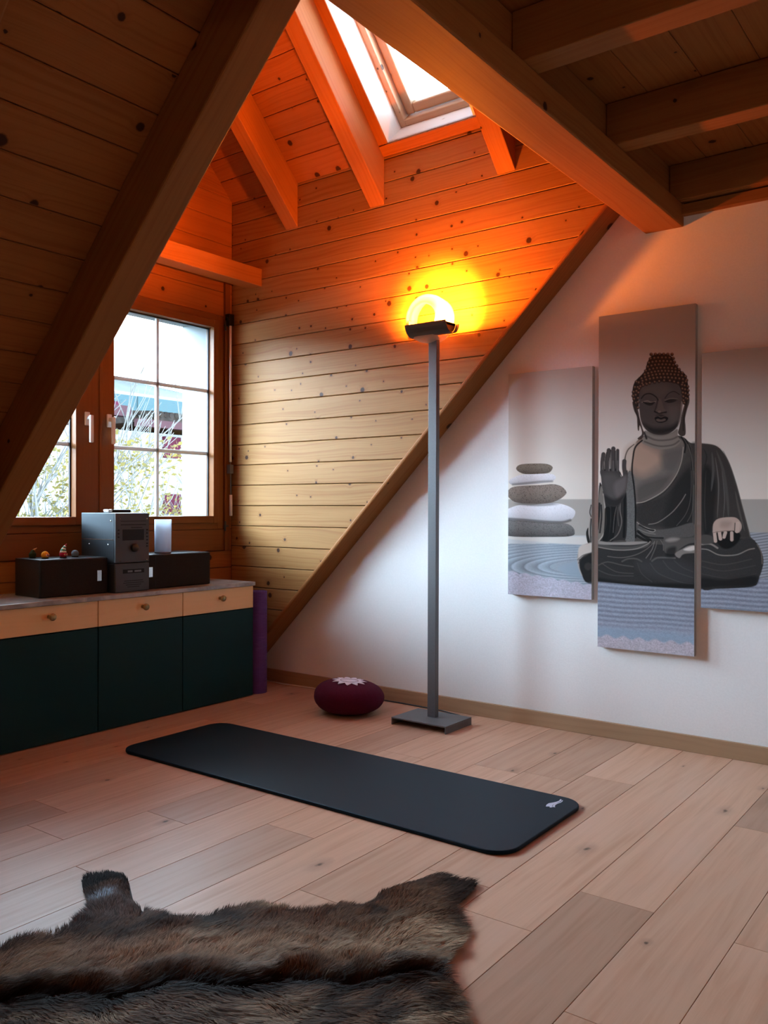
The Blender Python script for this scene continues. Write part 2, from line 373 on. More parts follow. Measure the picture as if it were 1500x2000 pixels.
# ---- window 1
gl=NT('window_glass'); t=gl; tr=t.n('ShaderNodeBsdfTransparent'); gs=t.n('ShaderNodeBsdfGlossy'); gs.inputs['Roughness'].default_value=.02; mx=t.n('ShaderNodeMixShader'); mx.inputs[0].default_value=.05; tr.inputs[0].default_value=(.95,.98,.98,1)
t.l(tr.outputs[0],mx.inputs[1]); t.l(gs.outputs[0],mx.inputs[2]); t.l(mx.outputs[0],t.out.inputs[0]); m_glass=t.m
w1=S(empty('window_1',(2.685,YW,WZ0)))
Yf=YW-.004
mb=MB(); yo,yi=YW-.012,3.985
mb.box((WX0,yo,WZ0),(WX0+.05,yi,WZ1),2); mb.box((WX1-.042,yo,WZ0),(WX1,yi,WZ1),2); mb.box((WX0+.05,yo,WZ0),(WX1-.042,yi,WZ0+.042),0); mb.box((WX0+.05,yo,WZ1-.042),(WX1-.042,yi,WZ1),0)
mb.build('window_frame',m_frame,w1,bevel=.002)
def sash(x0,x1,gx0,gx1,name,hinge_right):
    gz0,gz1=1.012,2.142; z0,z1=WZ0+.038,WZ1-.038
    mb=MB(); a,b=YW-.024,YW+.045
    mb.box((x0,a,z0),(gx0,b,z1),2); mb.box((gx1,a,z0),(x1,b,z1),2); mb.box((gx0,a,z0),(gx1,b,gz0),0); mb.box((gx0,a,gz1),(gx1,b,z1),0)
    s=mb.build('sash',m_frame,w1,bevel=.0025)
    mb=MB(); mb.box((gx0-.003,YW+.022,gz0-.003),(gx1+.003,YW+.028,gz1+.003)); p=mb.build('pane',m_glass,s); p.location=(0,0,0)
    mb=MB(); yb0,yb1=YW+.030,YW+.046; xm=(gx0+gx1)/2-.022 if hinge_right else (gx0+gx1)/2+.022
    mb.box((xm-.011,yb0,gz0),(xm+.011,yb1,gz1)); mb.box((gx0,yb0,1.765-.011),(gx1,yb1,1.765+.011)); mb.box((gx0,yb0,1.387-.011),(gx1,yb1,1.387+.011))
    p=mb.build('muntin',m_white,s,bevel=.003); p.location=(0,0,0)
    mb=MB(); q=.007   # black glazing gasket and light outer frame line
    mb.box((gx1-q,YW+.020,gz0),(gx1,YW+.030,gz1)); mb.box((gx0,YW+.020,gz0),(gx0+.004,YW+.030,gz1)); mb.box((gx0,YW+.02,gz1-q),(gx1,YW+.03,gz1))
    p=mb.build('gasket',m_gap,s); p.location=(0,0,0)
    return s
sl=sash(WX0+.052,2.712,1.868,2.571,'left',False)
sr=sash(2.714,WX1-.044,2.802,3.503,'right',True)
mb=MB(); mb.box((2.706,YW-.030,WZ0+.05),(2.722,YW-.020,WZ1-.05),2); p=mb.build('meeting_bead',m_frame,w1,bevel=.003)
def handle(x,sashobj,mat):
    mb=MB(); mb.box((x-.014,YW-.036,1.485),(x+.014,YW-.024,1.555)); mb.box((x-.009,YW-.066,1.515),(x+.009,YW-.034,1.535))
    mb.box((x-.009,YW-.074,1.395),(x+.010,YW-.058,1.537))
    p=mb.build('handle',mat,sashobj,bevel=.004,seg=3); p.location=(0,0,0)
handle(2.632,sl,m_white); handle(2.765,sr,m_white)
mb=MB()
for z in (.95,2.17): mb.tube([(3.597,YW-.022,z-.03),(3.597,YW-.022,z+.03)],.006,8); mb.box((3.59,YW-.022,z-.004),(3.625,YW-.014,z+.004))
mb.build('hinge',m_steel,w1)
# ---- roller shutter crank on the window's side
cr_=empty('shutter_crank_rod',(3.628,YW-.04,1.0),'slim white crank rod hanging beside the window by the plank wall','crank rod')
mb=MB(); mb.tube([(3.624,YW-.036,2.20),(3.626,YW-.036,1.34)],.008,8); mb.build('upper_tube',m_white,cr_)
mb=MB(); mb.tube([(3.626,YW-.036,1.34),(3.63,YW-.036,1.13)],.004,6); mb.build('thin_rod',m_alu,cr_)
mb=MB(); mb.tube([(3.63,YW-.036,1.14),(3.631,YW-.036,1.012)],.0095,10); mb.build('grip',m_white,cr_)
mb=MB(); mb.box((3.612,YW-.048,1.27),(3.642,YW-.018,1.325)); mb.build('clip',m_alu,cr_,bevel=.003)
mb=MB(); mb.box((3.600,YW-.052,2.17),(3.640,YW-.012,2.24)); mb.tube([(3.604,YW-.04,2.2),(3.58,YW-.05,2.215)],.006,6); mb.build('bracket',m_dark,cr_,bevel=.004)

# ---- skylight (window_2)
w2=S(empty('window_2',tuple(Mr@Vector((sk0,2.425,0)))))
D=.20
mb=MB(); th=.02
mb.box((sk0-.0,sy0-.018,.0),(sk1,sy0,D),0,Mr); mb.box((sk0,sy1,.0),(sk1,sy1+.018,D),0,Mr); mb.box((sk0-th,sy0-.018,0),(sk0,sy1+.018,D),1,Mr); mb.box((sk1,sy0-.018,0),(sk1+th,sy1+.018,D),1,Mr)
m_reveal=spruce('white_washed_reveal',(.78,.76,.73),(.70,.68,.64),knot=(.5,.44,.38),kamt=.25,rough=.5,grain=.4)
mb.build('reveal',m_reveal,w2)
mb=MB()
def ring(mb,x0,x1,y0,y1,w_,z0,z1):
    mb.box((x0,y0,z0),(x1,y0+w_,z1),0,Mr); mb.box((x0,y1-w_,z0),(x1,y1,z1),0,Mr); mb.box((x0,y0+w_,z0),(x0+w_,y1-w_,z1),1,Mr); mb.box((x1-w_,y0+w_,z0),(x1,y1-w_,z1),1,Mr)
m_sky=spruce('skylight_pine',(.50,.30,.17),(.40,.22,.12),kamt=.12,rough=.35,grain=.6)
ring(mb,sk0,sk1,sy0,sy1,.036,D-.035,D+.06); mb.build('window_frame',m_sky,w2,bevel=.006,seg=3)
mb=MB(); ring(mb,sk0+.040,sk1-.040,sy0+.040,sy1-.040,.052,D+.005,D+.065); s2=mb.build('sash',m_sky,w2,bevel=.010,seg=3)
mb=MB(); mb.box((sk0+.088,sy0+.088,D+.03),(sk1-.088,sy1-.088,D+.036),0,Mr); p=mb.build('pane',m_glass,s2); p.location=(0,0,0)
# frame boards round the opening on the room side
mb=MB(); mb.box((.008,2.052,-.010),(sk0-.004,2.745,.0),1,Mr); mb.box((sk0,sy1,-.008),(sk1,2.745,-.0),0,Mr); S(mb.build('trim_6',m_ceil,bevel=.002))
# ================================================================== BEAMS
def beam(name,mb,label,group=None,bevel=.006,mat=None,cat='beam'):
    o=mb.build(name,mat or m_beam,bevel=bevel); return tag(o,label,cat,group)
H_=(KP-KR)/math.sqrt(2)
def main_rafter(x0,x1,label,s1=4.0,s0=-2.9):
    mb=MB(); mb.box((x0,s0,-H_),(x1,s1,-.0015),1,Ms); return beam('main_rafter',mb,label,'rafters of the main roof slope')
main_rafter(1.553,1.663,'long sloping spruce rafter crossing in front of the window',1.35)
main_rafter(.885,.996,'spruce rafter on the plank ceiling at the far upper left corner of the photo',1.35)
mb=MB()   # rafter against the white wall, under the plank cheek
mb.prism([(3.90,-.0),(KR-1.43+.0,1.43),(KR-2.303,2.303),(1.45,2.45),(E_-2.45-.0,2.45),(E_-.03,.03),(E_-.005,0)],3.655,XW,0,uvf=lambda p:((p[1]-p[0])*.707,(p[1]+p[0])*.707))
beam('main_rafter',mb,'sloping spruce rafter between the plank cheek and the white wall','rafters of the main roof slope',bevel=.008)
mb=MB(); mb.box((-1.6,1.20,2.303),(XW,1.372,2.40),0); mb.box((-1.6,1.245,2.40),(XW,1.372,2.56),0)
beam('ceiling_purlin',mb,'broad spruce purlin running to the white wall and carrying the loft joists')
for x0,x1,lb in ((2.303,2.405,'loft joist nearest the skylight, meeting the purlin in front of the rafters'),(3.034,3.125,'middle loft joist on the purlin between its two neighbours'),(3.742,3.808,'loft joist lying close along the top of the white wall')):
    mb=MB(); mb.box((x0,-2.4,2.402),(x1,1.243,2.560),1); beam('loft_joist',mb,lb,'joists under the loft floor',bevel=.004)
for x0 in (1.57,.85,.12):
    mb=MB(); mb.box((x0,-2.4,2.402),(x0+.1,1.243,2.560),1); beam('loft_joist',mb,'loft joist %s, above the photo\'s upper edge'%{1.57:'next beyond the skylight one',.85:'second beyond the skylight one',.12:'third beyond the skylight one'}[x0],'joists under the loft floor',bevel=.004)
for (y0,y1),lb,top in (((3.366,3.461),'dormer rafter nearest the window, lit orange by the lamp',1),((2.742,2.839),'middle dormer rafter beside the skylight, streaked with daylight',1),((1.957,2.057),'dormer rafter on the purlin side of the skylight',1)):
    mb=MB(); mb.prism([(XP,2.683),(XP,C0-XP-.001),(RX,C0-RX-.001),(RX,2.683+XP-RX)],y0,y1,1,uvf=lambda p:((p[1]-p[0])*.707,(p[1]+p[0])*.707))
    beam('dormer_rafter',mb,lb,'rafters under the dormer roof',bevel=.005)
for y0,y1,lb in ((3.366,3.461,'nearest the window'),(2.742,2.839,'opposite the skylight edge'),(1.957,2.057,'nearest the purlin')):
    mb=MB(); mb.prism([(1.70,2.683),(1.70,C0-XP-.001),(RX,C0-RX-.001),(RX,2.683+XP-RX)],y0,y1,1,uvf=lambda p:((p[1]+p[0])*.707,(p[1]-p[0])*.707))
    beam('dormer_rafter',mb,'rafter on the hidden slope of the dormer roof, '+lb,'rafters on the hidden dormer slope',bevel=.005)
mb=MB(); mb.box((1.70,3.655,2.386),(XP,3.765,2.490),0); beam('tie_beam',mb,'orange-lit spruce tie beam running above the window into the plank cheek',bevel=.004)

# ================================================================== CABINETS
CZ=.644; YC=3.482
cabs=[(1.705,1.912),(1.915,2.4195),(2.4225,2.9255),(2.9285,3.433)]
cl=['petrol base cabinet at the far end of the row, mostly behind the rafter','petrol cabinet with a wooden drawer, below the small knitted figures','middle petrol cabinet with a wooden drawer, below the stereo','petrol cabinet with a wooden drawer, beside the purple mat roll']
for (a,b),lb in zip(cabs,cl):
    c=empty('base_cabinet',((a+b)/2,YC+.2,0),lb,'cabinet','base cabinets under the window')
    mb=MB(); mb.box((a,YC+.020,.0),(b,YW-.001,.622)); mb.build('body',m_teal,c,bevel=.001)
    mb=MB(); mb.box((a+.001,YC,.006),(b-.001,YC+.019,.494)); mb.build('door',m_teal,c,bevel=.0015)
    mb=MB(); mb.box((a+.001,YC,.499),(b-.001,YC+.019,.621),0); d=mb.build('drawer',m_front,c,bevel=.0015)
    if b-a>.3:
        xk=(a+b)/2; R=Matrix.Rotation(math.radians(90),4,'X')
        mb=MB(); mb.lathe([(0,0),(.009,0),(.008,.012),(.011,.018),(.0155,.024),(.017,.030),(.0155,.036),(.009,.040),(0,.041)],(xk,YC+.001,.572),20,mat=R)
        k=mb.build('knob',m_brass,d); k.location=(0,0,0)
cn=NT('grey_stone_laminate'); t=cn; ob=t.obj(); n1=t.noise(ob,9,5,.6,1.2); n2=t.noise(ob,70,3)
col=t.mix(t.smooth(n1,.35,.7),(.20,.19,.185),(.42,.40,.385)); col=t.mix(t.math('MULTIPLY',n2,.3),col,(.5,.48,.46)); t.l(col,t.b.inputs['Base Color']); t.b.inputs['Roughness'].default_value=.3
mb=MB(); mb.box((1.702,YC-.012,.6225),(3.440,YW-.001,CZ),0); tag(mb.build('countertop',t.m,bevel=.003),'long grey stone-look worktop on the petrol cabinets','worktop')

# ================================================================== STEREO
def speaker(x0,x1,y0,y1,rot,label,badge,seam):
    cx,cy=(x0+x1)/2,(y0+y1)/2; e=empty('speaker',(cx,cy,CZ),label,'speaker','pair of black speakers lying on their sides'); w_,d_=(x1-x0)/2,(y1-y0)/2
    mb=MB(); mb.box((-w_,-d_+.016,0),(w_,d_,.176)); o=mb.build('cabinet',m_blackwood,bevel=.003); o.parent=e
    mb=MB()
    mb.box((-w_+.001,-d_,.002),(w_-.001,-d_+.015,.174)); o=mb.build('grille',m_black,bevel=.004); o.parent=e; g=o
    mb=MB(); bx=badge; mb.box((bx-.012,-d_-.003,.062),(bx+.012,-d_,.114)); o=mb.build('badge',m_chrome,bevel=.001); o.parent=g
    if seam is not None:
        mb=MB(); mb.box((seam-.0025,-d_-.0008,.003),(seam+.0025,-d_+.0,.173)); o=mb.build('seam_strip',m_dark); o.parent=g
    e.rotation_euler=(0,0,rot); return e
speaker(2.195,2.540,3.575,3.812,math.radians(-3),'black speaker on its side carrying the small knitted figures',.125,None)
speaker(2.747,3.183,3.560,3.795,0,'black speaker on its side under the frosted glass vase',-.182,-.152)
st=empty('stereo_tower',(2.645,3.66,CZ),'tall dark grey compact stereo between the two black speakers','stereo')
X0,X1,Y0,Y1=2.546,2.745,3.523,3.804
def part(mb,name,mat,par=st,bevel=0,**k):
    o=mb.build(name,mat,par,bevel=bevel,**k)
    if par is not st: o.location=(0,0,0)
    return o
mb=MB(); mb.box((X0,Y0+.012,CZ),(X1,Y1,.786)); part(mb,'cassette_deck',m_steel,bevel=.002)
mb=MB(); mb.box((X0,Y0+.012,.789),(X1,Y1,1.034)); rc=part(mb,'receiver',m_steel,bevel=.002)
mb=MB(); mb.box((X0-.0012,Y0+.014,.9015),(X0,Y1-.004,.9055)); q=mb.build('side_seam',m_chrome,rc); q.location=(0,0,0)
mb=MB(); mb.box((X0,Y0,.790),(X1,Y0+.0115,1.033)); f1=part(mb,'receiver_fascia',m_fascia,bevel=.002)
mb=MB(); mb.box((X0,Y0,CZ+.003),(X1,Y0+.0115,.786)); f2=part(mb,'deck_fascia',m_fascia,bevel=.002)
def sub(mb,name,mat,par,bevel=0):
    o=mb.build(name,mat,par,bevel=bevel); o.location=(0,0,0); return o
mb=MB(); mb.box((X0+.040,Y0-.0008,.899),(X0+.167,Y0,.953)); sub(mb,'display',m_dark,f1)
mb=MB(); mb.box((X0+.03,Y0-.001,.992),(X1-.02,Y0,.995)); mb.box((X0+.03,Y0-.001,.974),(X1-.02,Y0,.978)); sub(mb,'disc_tray',m_dark,f1)
R=Matrix.Rotation(math.radians(90),4,'X')
mb=MB(); mb.lathe([(0,0),(.020,0),(.020,.012),(.017,.018),(0,.019)],(X0+.108,Y0,.862),28,mat=R); sub(mb,'volume_knob',m_blackwood,f1)
mb=MB()
for z in (.95,.933,.916,.899,.882,.868): mb=MB(); mb.box((X1-.017,Y0-.003,z-.003),(X1-.009,Y0,z+.003)); sub(mb,'button',m_dark,f1)
for z in (.95,.933,.916): mb=MB(); mb.box((X0+.012,Y0-.003,z-.003),(X0+.02,Y0,z+.003)); sub(mb,'button',m_dark,f1)
mb=MB(); mb.box((X0+.09,Y0-.002,.960),(X0+.155,Y0,.964)); sub(mb,'button_bar',m_dark,f1)
mb=MB()
for x,z in ((X0+.026,.800),(X1-.014,.800),(X0+.026,1.005),(X1-.014,1.005)): mb=MB(); mb.lathe([(0,0),(.003,0),(.003,.002),(0,.0025)],(x,Y0,z),8,mat=R); sub(mb,'screw',m_chrome,f1)
mb=MB(); mb.box((X0+.042,Y0-.001,.737),(X0+.168,Y0,.757)); sub(mb,'cassette_slot',m_dark,f2)
mb=MB(); mb.box((X0+.07,Y0-.0016,.742),(X0+.098,Y0-.001,.751)); mb.box((X0+.11,Y0-.0016,.742),(X0+.15,Y0-.001,.751)); sub(mb,'slot_window',m_alu,f2)
mb=MB()
for a,b,z in ((.05,.16,.700),(.045,.165,.690),(.06,.15,.680),(.07,.14,.670)): mb=MB(); mb.box((X0+a,Y0-.001,z-.0015),(X0+b,Y0,z+.0015)); sub(mb,'deck_button',m_dark,f2)
mb=MB(); RX_=Matrix.Rotation(math.radians(-90),4,'Y')
for y,z in ((3.58,.878),(3.735,.878),(3.56,.995)): mb=MB(); mb.lathe([(0,0),(.005,0),(.004,.003),(0,.0035)],(X0,y,z),10,mat=RX_); sub(mb,'side_screw',m_chrome,rc)
# small wordless badge line on the receiver
rm=empty('remote_control',(2.66,3.60,1.035),'black remote control lying on top of the stereo','remote control')
mb=MB(); mb.box((-.075,-.021,0),(.045,.021,.016)); o=mb.build('body',m_dark,bevel=.005,seg=3); o.parent=rm
mb=MB(); mb.box((-.0985,-.021,.001),(-.0755,.021,.017)); o=mb.build('end_cap',m_chrome,bevel=.004,seg=3); o.parent=rm; tag(o,'silver end of the remote')
rm.location=(2.665,3.64,1.0345); rm.rotation_euler=(0,0,math.radians(6))

# frosted glass vase
fg=NT('frosted_glass'); t=fg; t.b.inputs['Base Color'].default_value=(.72,.77,.82,1); t.b.inputs['Roughness'].default_value=.45; ts=t.n('ShaderNodeBsdfTranslucent'); ts.inputs[0].default_value=(.72,.78,.84,1); tp=t.n('ShaderNodeBsdfTransparent'); a1=t.n('ShaderNodeMixShader'); a1.inputs[0].default_value=.55; a2=t.n('ShaderNodeMixShader'); a2.inputs[0].default_value=.12
t.l(t.b.outputs[0],a1.inputs[1]); t.l(ts.outputs[0],a1.inputs[2]); t.l(a1.outputs[0],a2.inputs[1]); t.l(tp.outputs[0],a2.inputs[2]); t.l(a2.outputs[0],t.out.inputs[0])
v=empty('glass_vase',(2.925,3.64,.821),'frosted glass cylinder vase standing on the speaker under the window','vase')
mb=MB(); mb.lathe([(0,.004),(.042,.004),(.043,.006),(.044,.176),(.0425,.177),(.041,.175),(.040,.012),(0,.010)],n=40); o=mb.build('glass_body',t.m); o.parent=v
mb=MB(); mb.lathe([(0,0),(.042,0),(.0435,.003),(.0435,.0065),(.042,.0075),(0,.008)],n=40); o=mb.build('base_ring',plain('clear_glass_foot',(.25,.28,.30),.15)); o.parent=v

# knitted figures
def wool(name,c): return plain(name,c,.95,0,.1,noise=.25,nscale=350,bump=.8)
def ball(mb,c,r,sq=1.0,n=20):
    prof=[(r*math.sin(math.pi*i/n),c[2]-r*sq*math.cos(math.pi*i/n)) for i in range(n+1)]; prof[0]=(0,prof[0][1]); prof[-1]=(0,prof[-1][1]); mb.lathe(prof,(c[0],c[1],0),20)
SZ=.8205
def figure(x,y,r,label,body,nose=None,hat=None,feet=None,eyes=False):
    e=empty('knitted_figure',(x,y,SZ),label,'figurine','small knitted figures on the speaker')
    mb=MB(); ball(mb,(0,0,r*.96),r); o=mb.build('body',body,bevel=0); o.parent=e
    mb=MB(); mb.lathe([(0,0),(r*.82,0),(r*.95,.002),(r*.9,.005),(0,.006)],n=18); o=mb.build('foot_pad',m_dark); o.parent=e
    if nose:
        mb=MB(); ball(mb,(r*.55,-r*.72,r*.85),r*.34,n=10); ball(mb,(-r*.1,-r*.98,r*.9),r*.30,n=10); o=mb.build('cheeks',nose); o.parent=e
        mb=MB(); ball(mb,(r*.6,-r*.98,r*.9),r*.12,n=8); ball(mb,(-r*.05,-r*1.22,r*.95),r*.12,n=8); o=mb.build('eyes',m_dark); o.parent=e
    if hat:
        for k,(m_,a,b) in enumerate(hat[0]):
            def P(q): return Vector((hat[1]*q*q, 0, r*1.5+q*hat[2]))
            mb=MB(); pts=[P(a+(b-a)*i/4) for i in range(5)]; mb.tube(pts,[max(.0015,hat[3]*(1-(a+(b-a)*i/4))**.8) for i in range(5)],12); o=mb.build('hat_band' if k%2 else 'hat',m_); o.parent=e
    return e
wg=wool('dark_green_wool',(.03,.045,.02)); wo=wool('orange_wool',(.75,.28,.02)); wr=wool('crimson_wool',(.30,.01,.03)); wb=wool('grey_blue_wool',(.14,.18,.21)); ww=wool('white_wool',(.7,.7,.62)); wp=wool('pink_wool',(.75,.35,.28)); wt=wool('green_stripe_wool',(.05,.22,.14)); wor=wool('rust_wool',(.5,.2,.06))
figure(2.245,3.745,.0165,'dark green knitted figure with a rust cap tip, behind the orange one',wg,None,([(wg,0,.5),(wor,.5,1)],.022,.022,.012))
figure(2.262,3.668,.0175,'orange knitted figure with pale cheeks on the black speaker',wo,wp)
figure(2.345,3.650,.0175,'red knitted figure in a tall striped bobble hat',wr,wp,([(ww,0,.18),(wt,.18,.34),(ww,.34,.5),(wt,.5,.64),(ww,.64,.78),(wr,.78,1)],.018,.040,.016))
figure(2.425,3.675,.0175,'plain grey-blue knitted ball figure nearest the stereo',wb)

# ================================================================== ROLLED MAT
pm=NT('purple_foam_ribbed'); t=pm; ob=t.obj(); z_=t.n('ShaderNodeSeparateXYZ'); t.l(ob,z_.inputs[0]); wv=t.math('SINE',t.math('MULTIPLY',z_.outputs[2],700)); t.b.inputs['Base Color'].default_value=(.105,.035,.185,1); t.b.inputs['Roughness'].default_value=.75; t.bump(wv,.35,.002)
cp=plain('purple_foam_edge',(.25,.19,.22),.8)
rl=empty('rolled_yoga_mat',(3.513,3.535,0),'purple yoga mat rolled up and standing beside the cabinet','yoga mat')
mb=MB(); pts=[]; n=150
for i in range(n+1):
    a=i/n*2*math.pi*5.2; r=.012+.0525*i/n; pts.append((r*math.cos(a+1.0),r*math.sin(a+1.0)))
hh=.582
for i in range(n):
    (x0,y0),(x1,y1)=pts[i],pts[i+1]
    def sh(x,y,k=.0042): L=math.hypot(x,y); return (x*(1-k/L),y*(1-k/L))
    a,b=sh(x0,y0),sh(x1,y1)
    mb.poly([(x0,y0,0),(x1,y1,0),(x1,y1,hh),(x0,y0,hh)],smooth=True); mb.poly([(a[0],a[1],hh),(b[0],b[1],hh),(b[0],b[1],0),(a[0],a[1],0)],smooth=True)
    mb.poly([(x0,y0,hh),(x1,y1,hh),(b[0],b[1],hh),(a[0],a[1],hh)]); mb.poly([(x0,y0,0),(a[0],a[1],0),(b[0],b[1],0),(x1,y1,0)])
o=mb.build('rolled_sheet',pm.m,fix=False); o.parent=rl

# ================================================================== EXERCISE MAT
em=empty('exercise_mat',(2.60,2.20,0),'large black foam exercise mat with rounded corners lying on the floor','exercise mat')
x0,x1,y0,y1,r=2.288,2.885,1.244,3.150,.085
pts=[]
for cx,cy,a0 in ((x1-r,y1-r,0),(x0+r,y1-r,90),(x0+r,y0+r,180),(x1-r,y0+r,270)):
    for i in range(9): a=math.radians(a0+i*90/8); pts.append((cx+r*math.cos(a),cy+r*math.sin(a)))
mb=MB(); mb.prism(pts,.0005,.014,2); mt=mb.build('mat_sheet',m_rubber,em,bevel=.004,seg=3)
lg=MB()   # bird-like logo: two swooping feathers
def swoosh(mb,pts,z0=.0143,z1=.0146):
    mb.prism(pts,z0,z1,2)
swoosh(lg,[(2.749, 1.338), (2.768, 1.344), (2.785, 1.344), (2.801, 1.335), (2.816, 1.329), (2.832, 1.326), (2.85, 1.33), (2.848, 1.324), (2.836, 1.32), (2.817, 1.321), (2.8, 1.324), (2.781, 1.326), (2.768, 1.323), (2.757, 1.317), (2.752, 1.317), (2.748, 1.323), (2.757, 1.327), (2.754, 1.331)])
swoosh(lg,[(2.763, 1.319), (2.778, 1.324), (2.796, 1.324), (2.813, 1.319), (2.828, 1.317), (2.845, 1.32), (2.844, 1.317), (2.833, 1.313), (2.817, 1.313), (2.801, 1.317), (2.785, 1.318), (2.774, 1.315), (2.759, 1.307), (2.762, 1.314), (2.756, 1.314)])
lo_=lg.build('logo_print',plain('pale_grey_print',(.55,.57,.68),.5),mt); lo_.location=(0,0,0); tag(lo_,'pale grey winged logo print')

# ================================================================== CUSHION
cuL=Vector((3.455,2.80,0))
cu_=empty('meditation_cushion',cuL,'round burgundy meditation cushion with a pale lotus on top','cushion')
mc=plain('burgundy_cotton',(.075,.006,.024),.92,0,.15,noise=.12,nscale=200,bump=.2)
mb=MB(); n=96; prof=[]
A_=.184; Hc=.168
for i in range(25):
    th_=-math.pi/2+math.pi*i/24; c_=abs(math.cos(th_))**.72; s_=math.copysign(abs(math.sin(th_))**.95,math.sin(th_)); prof.append((A_*c_ if i not in (0,24) else 0,Hc/2+Hc/2*s_))
mb.lathe(prof,n=n)
for i,(x,y,z) in enumerate(mb.v):
    a=math.atan2(y,x); rr=math.hypot(x,y); e=math.sin(math.pi*min(1,max(0,z/Hc)))
    k=1-.012*(abs(math.sin(a*13+math.sin(a*3)))**.5)*(1 if rr>.1 else rr/.1)*(.3+.7*(1-abs(z/Hc-.5)*.6)); 
    zz=z-.010*(rr<.06)*(1-rr/.06)*(z>Hc/2)+.012*math.cos(a-2.2)*(z/Hc)*(rr/A_)
    mb.v[i]=(x*k,y*k,zz)
cb=mb.build('cover',mc); cb.parent=cu_
# lotus applique following the top surface
def topz(x,y):
    rr=min(math.hypot(x,y),A_*.98); q=(rr/A_)**(1/.72); th_=math.acos(min(1,q)); z=Hc/2+Hc/2*(math.sin(th_)**.95); a=math.atan2(y,x); return z-.010*(rr<.06)*(1-rr/.06)+.012*math.cos(a-2.2)*(z/Hc)*(rr/A_)
mb=MB(); ctr=(-.012,-.01)
npet=11; N=npet*8; vr=[]
for i in range(N):
    a=2*math.pi*i/N; ph=(i%8)/8; tri=1-abs(ph*2-1); R0=.060+.032*tri; 
    vr.append((a,R0))
K=7
for j in range(K+1):
    for a,R0 in vr:
        x=ctr[0]+R0*j/K*math.cos(a); y=ctr[1]+R0*j/K*math.sin(a); mb.v.append((x,y,topz(x,y)+.0022))
for j in range(K):
    for i in range(N):
        i2=(i+1)%N; mb.f.append((j*N+i,j*N+i2,(j+1)*N+i2,(j+1)*N+i)); mb.sm.append(True); mb.uv+= [(0,0)]*4
lt=mb.build('lotus_applique',plain('pale_lilac_felt',(.85,.78,.88),.9),fix=False); lt.parent=cu_
md=lt.modifiers.new('thickness','SOLIDIFY'); md.thickness=.0015
mb=MB(); pts=[]
for i in range(33):
    a=2*math.pi*i/32; x=ctr[0]+.046*math.cos(a); y=ctr[1]+.046*math.sin(a); pts.append((x,y,topz(x,y)+.0035))
mb.tube(pts,.0013,6); o=mb.build('stitch_ring',mc); o.parent=cu_

# ================================================================== FLOOR LAMP
lp=empty('floor_lamp',(3.50,2.32,0),'tall grey metal floor lamp glowing orange beside the white wall','floor lamp')
m_trough=plain('dark_grey_trough_metal',(.085,.075,.075),.5,.4)
bx0,bx1,by0,by1=3.388,3.622,2.163,2.480
mb=MB(); mb.box((bx0,by0,.030),(bx1,by1,.037)); mb.box((bx0,by0,.0),(bx1,by0+.006,.030)); mb.box((bx0,by1-.006,0),(bx1,by1,.030)); mb.build('base_plate',m_alu,lp,bevel=.0012)
mb=MB(); mb.box((3.503,2.297,.037),(3.531,2.3445,1.904)); mb.build('pole',m_alu,lp,bevel=.0015)
mb=MB(); cxT,czT,rT=3.478,1.962,.062; y0,y1=2.190,2.428; n=16
for i in range(n):
    a0,a1=[math.radians(186+(352-186)*q/n) for q in (i,i+1)]
    pin=[(cxT+rT*math.cos(a),czT+rT*math.sin(a)) for a in (a0,a1)]; pou=[(cxT+(rT-.003)*math.cos(a),czT+(rT-.003)*math.sin(a)) for a in (a0,a1)]
    mb.poly([(pin[0][0],y0,pin[0][1]),(pin[1][0],y0,pin[1][1]),(pin[1][0],y1,pin[1][1]),(pin[0][0],y1,pin[0][1])],smooth=True)
    mb.poly([(pou[0][0],y1,pou[0][1]),(pou[1][0],y1,pou[1][1]),(pou[1][0],y0,pou[1][1]),(pou[0][0],y0,pou[0][1])],smooth=True)
    for yy in (y0,y1): mb.poly([(pin[0][0],yy,pin[0][1]),(pin[1][0],yy,pin[1][1]),(pou[1][0],yy,pou[1][1]),(pou[0][0],yy,pou[0][1])])
for yy in (y0+.02,y1-.02):  # added baffle plates inside the trough, trimming the bulb's low-angle light
    pc=[(cxT+(rT-.004)*math.cos(math.radians(186+166*q/12)),czT+(rT-.004)*math.sin(math.radians(186+166*q/12))) for q in range(13)]
    mb.prism(pc[:1]+[(cxT-.045,czT+.014),(cxT+.045,czT+.014)][:0]+pc,yy-.001,yy+.001,1)
    mb.box((cxT-.055,yy-.001,czT-.020),(cxT+.055,yy+.001,czT-.006 if yy<2.3 else czT+.014))
tr_=mb.build('trough',m_trough,lp,fix=False)
lgm=NT('glowing_opal_glass'); t=lgm; ts=t.n('ShaderNodeBsdfTranslucent'); ts.inputs[0].default_value=(.95,.88,.75,1); df=t.n('ShaderNodeBsdfDiffuse'); df.inputs[0].default_value=(.9,.85,.75,1); tp=t.n('ShaderNodeBsdfTransparent'); a1=t.n('ShaderNodeMixShader'); a1.inputs[0].default_value=.65; a2=t.n('ShaderNodeMixShader'); a2.inputs[0].default_value=.45
t.l(df.outputs[0],a1.inputs[1]); t.l(ts.outputs[0],a1.inputs[2]); t.l(a1.outputs[0],a2.inputs[1]); t.l(tp.outputs[0],a2.inputs[2]); t.l(a2.outputs[0],t.out.inputs[0])
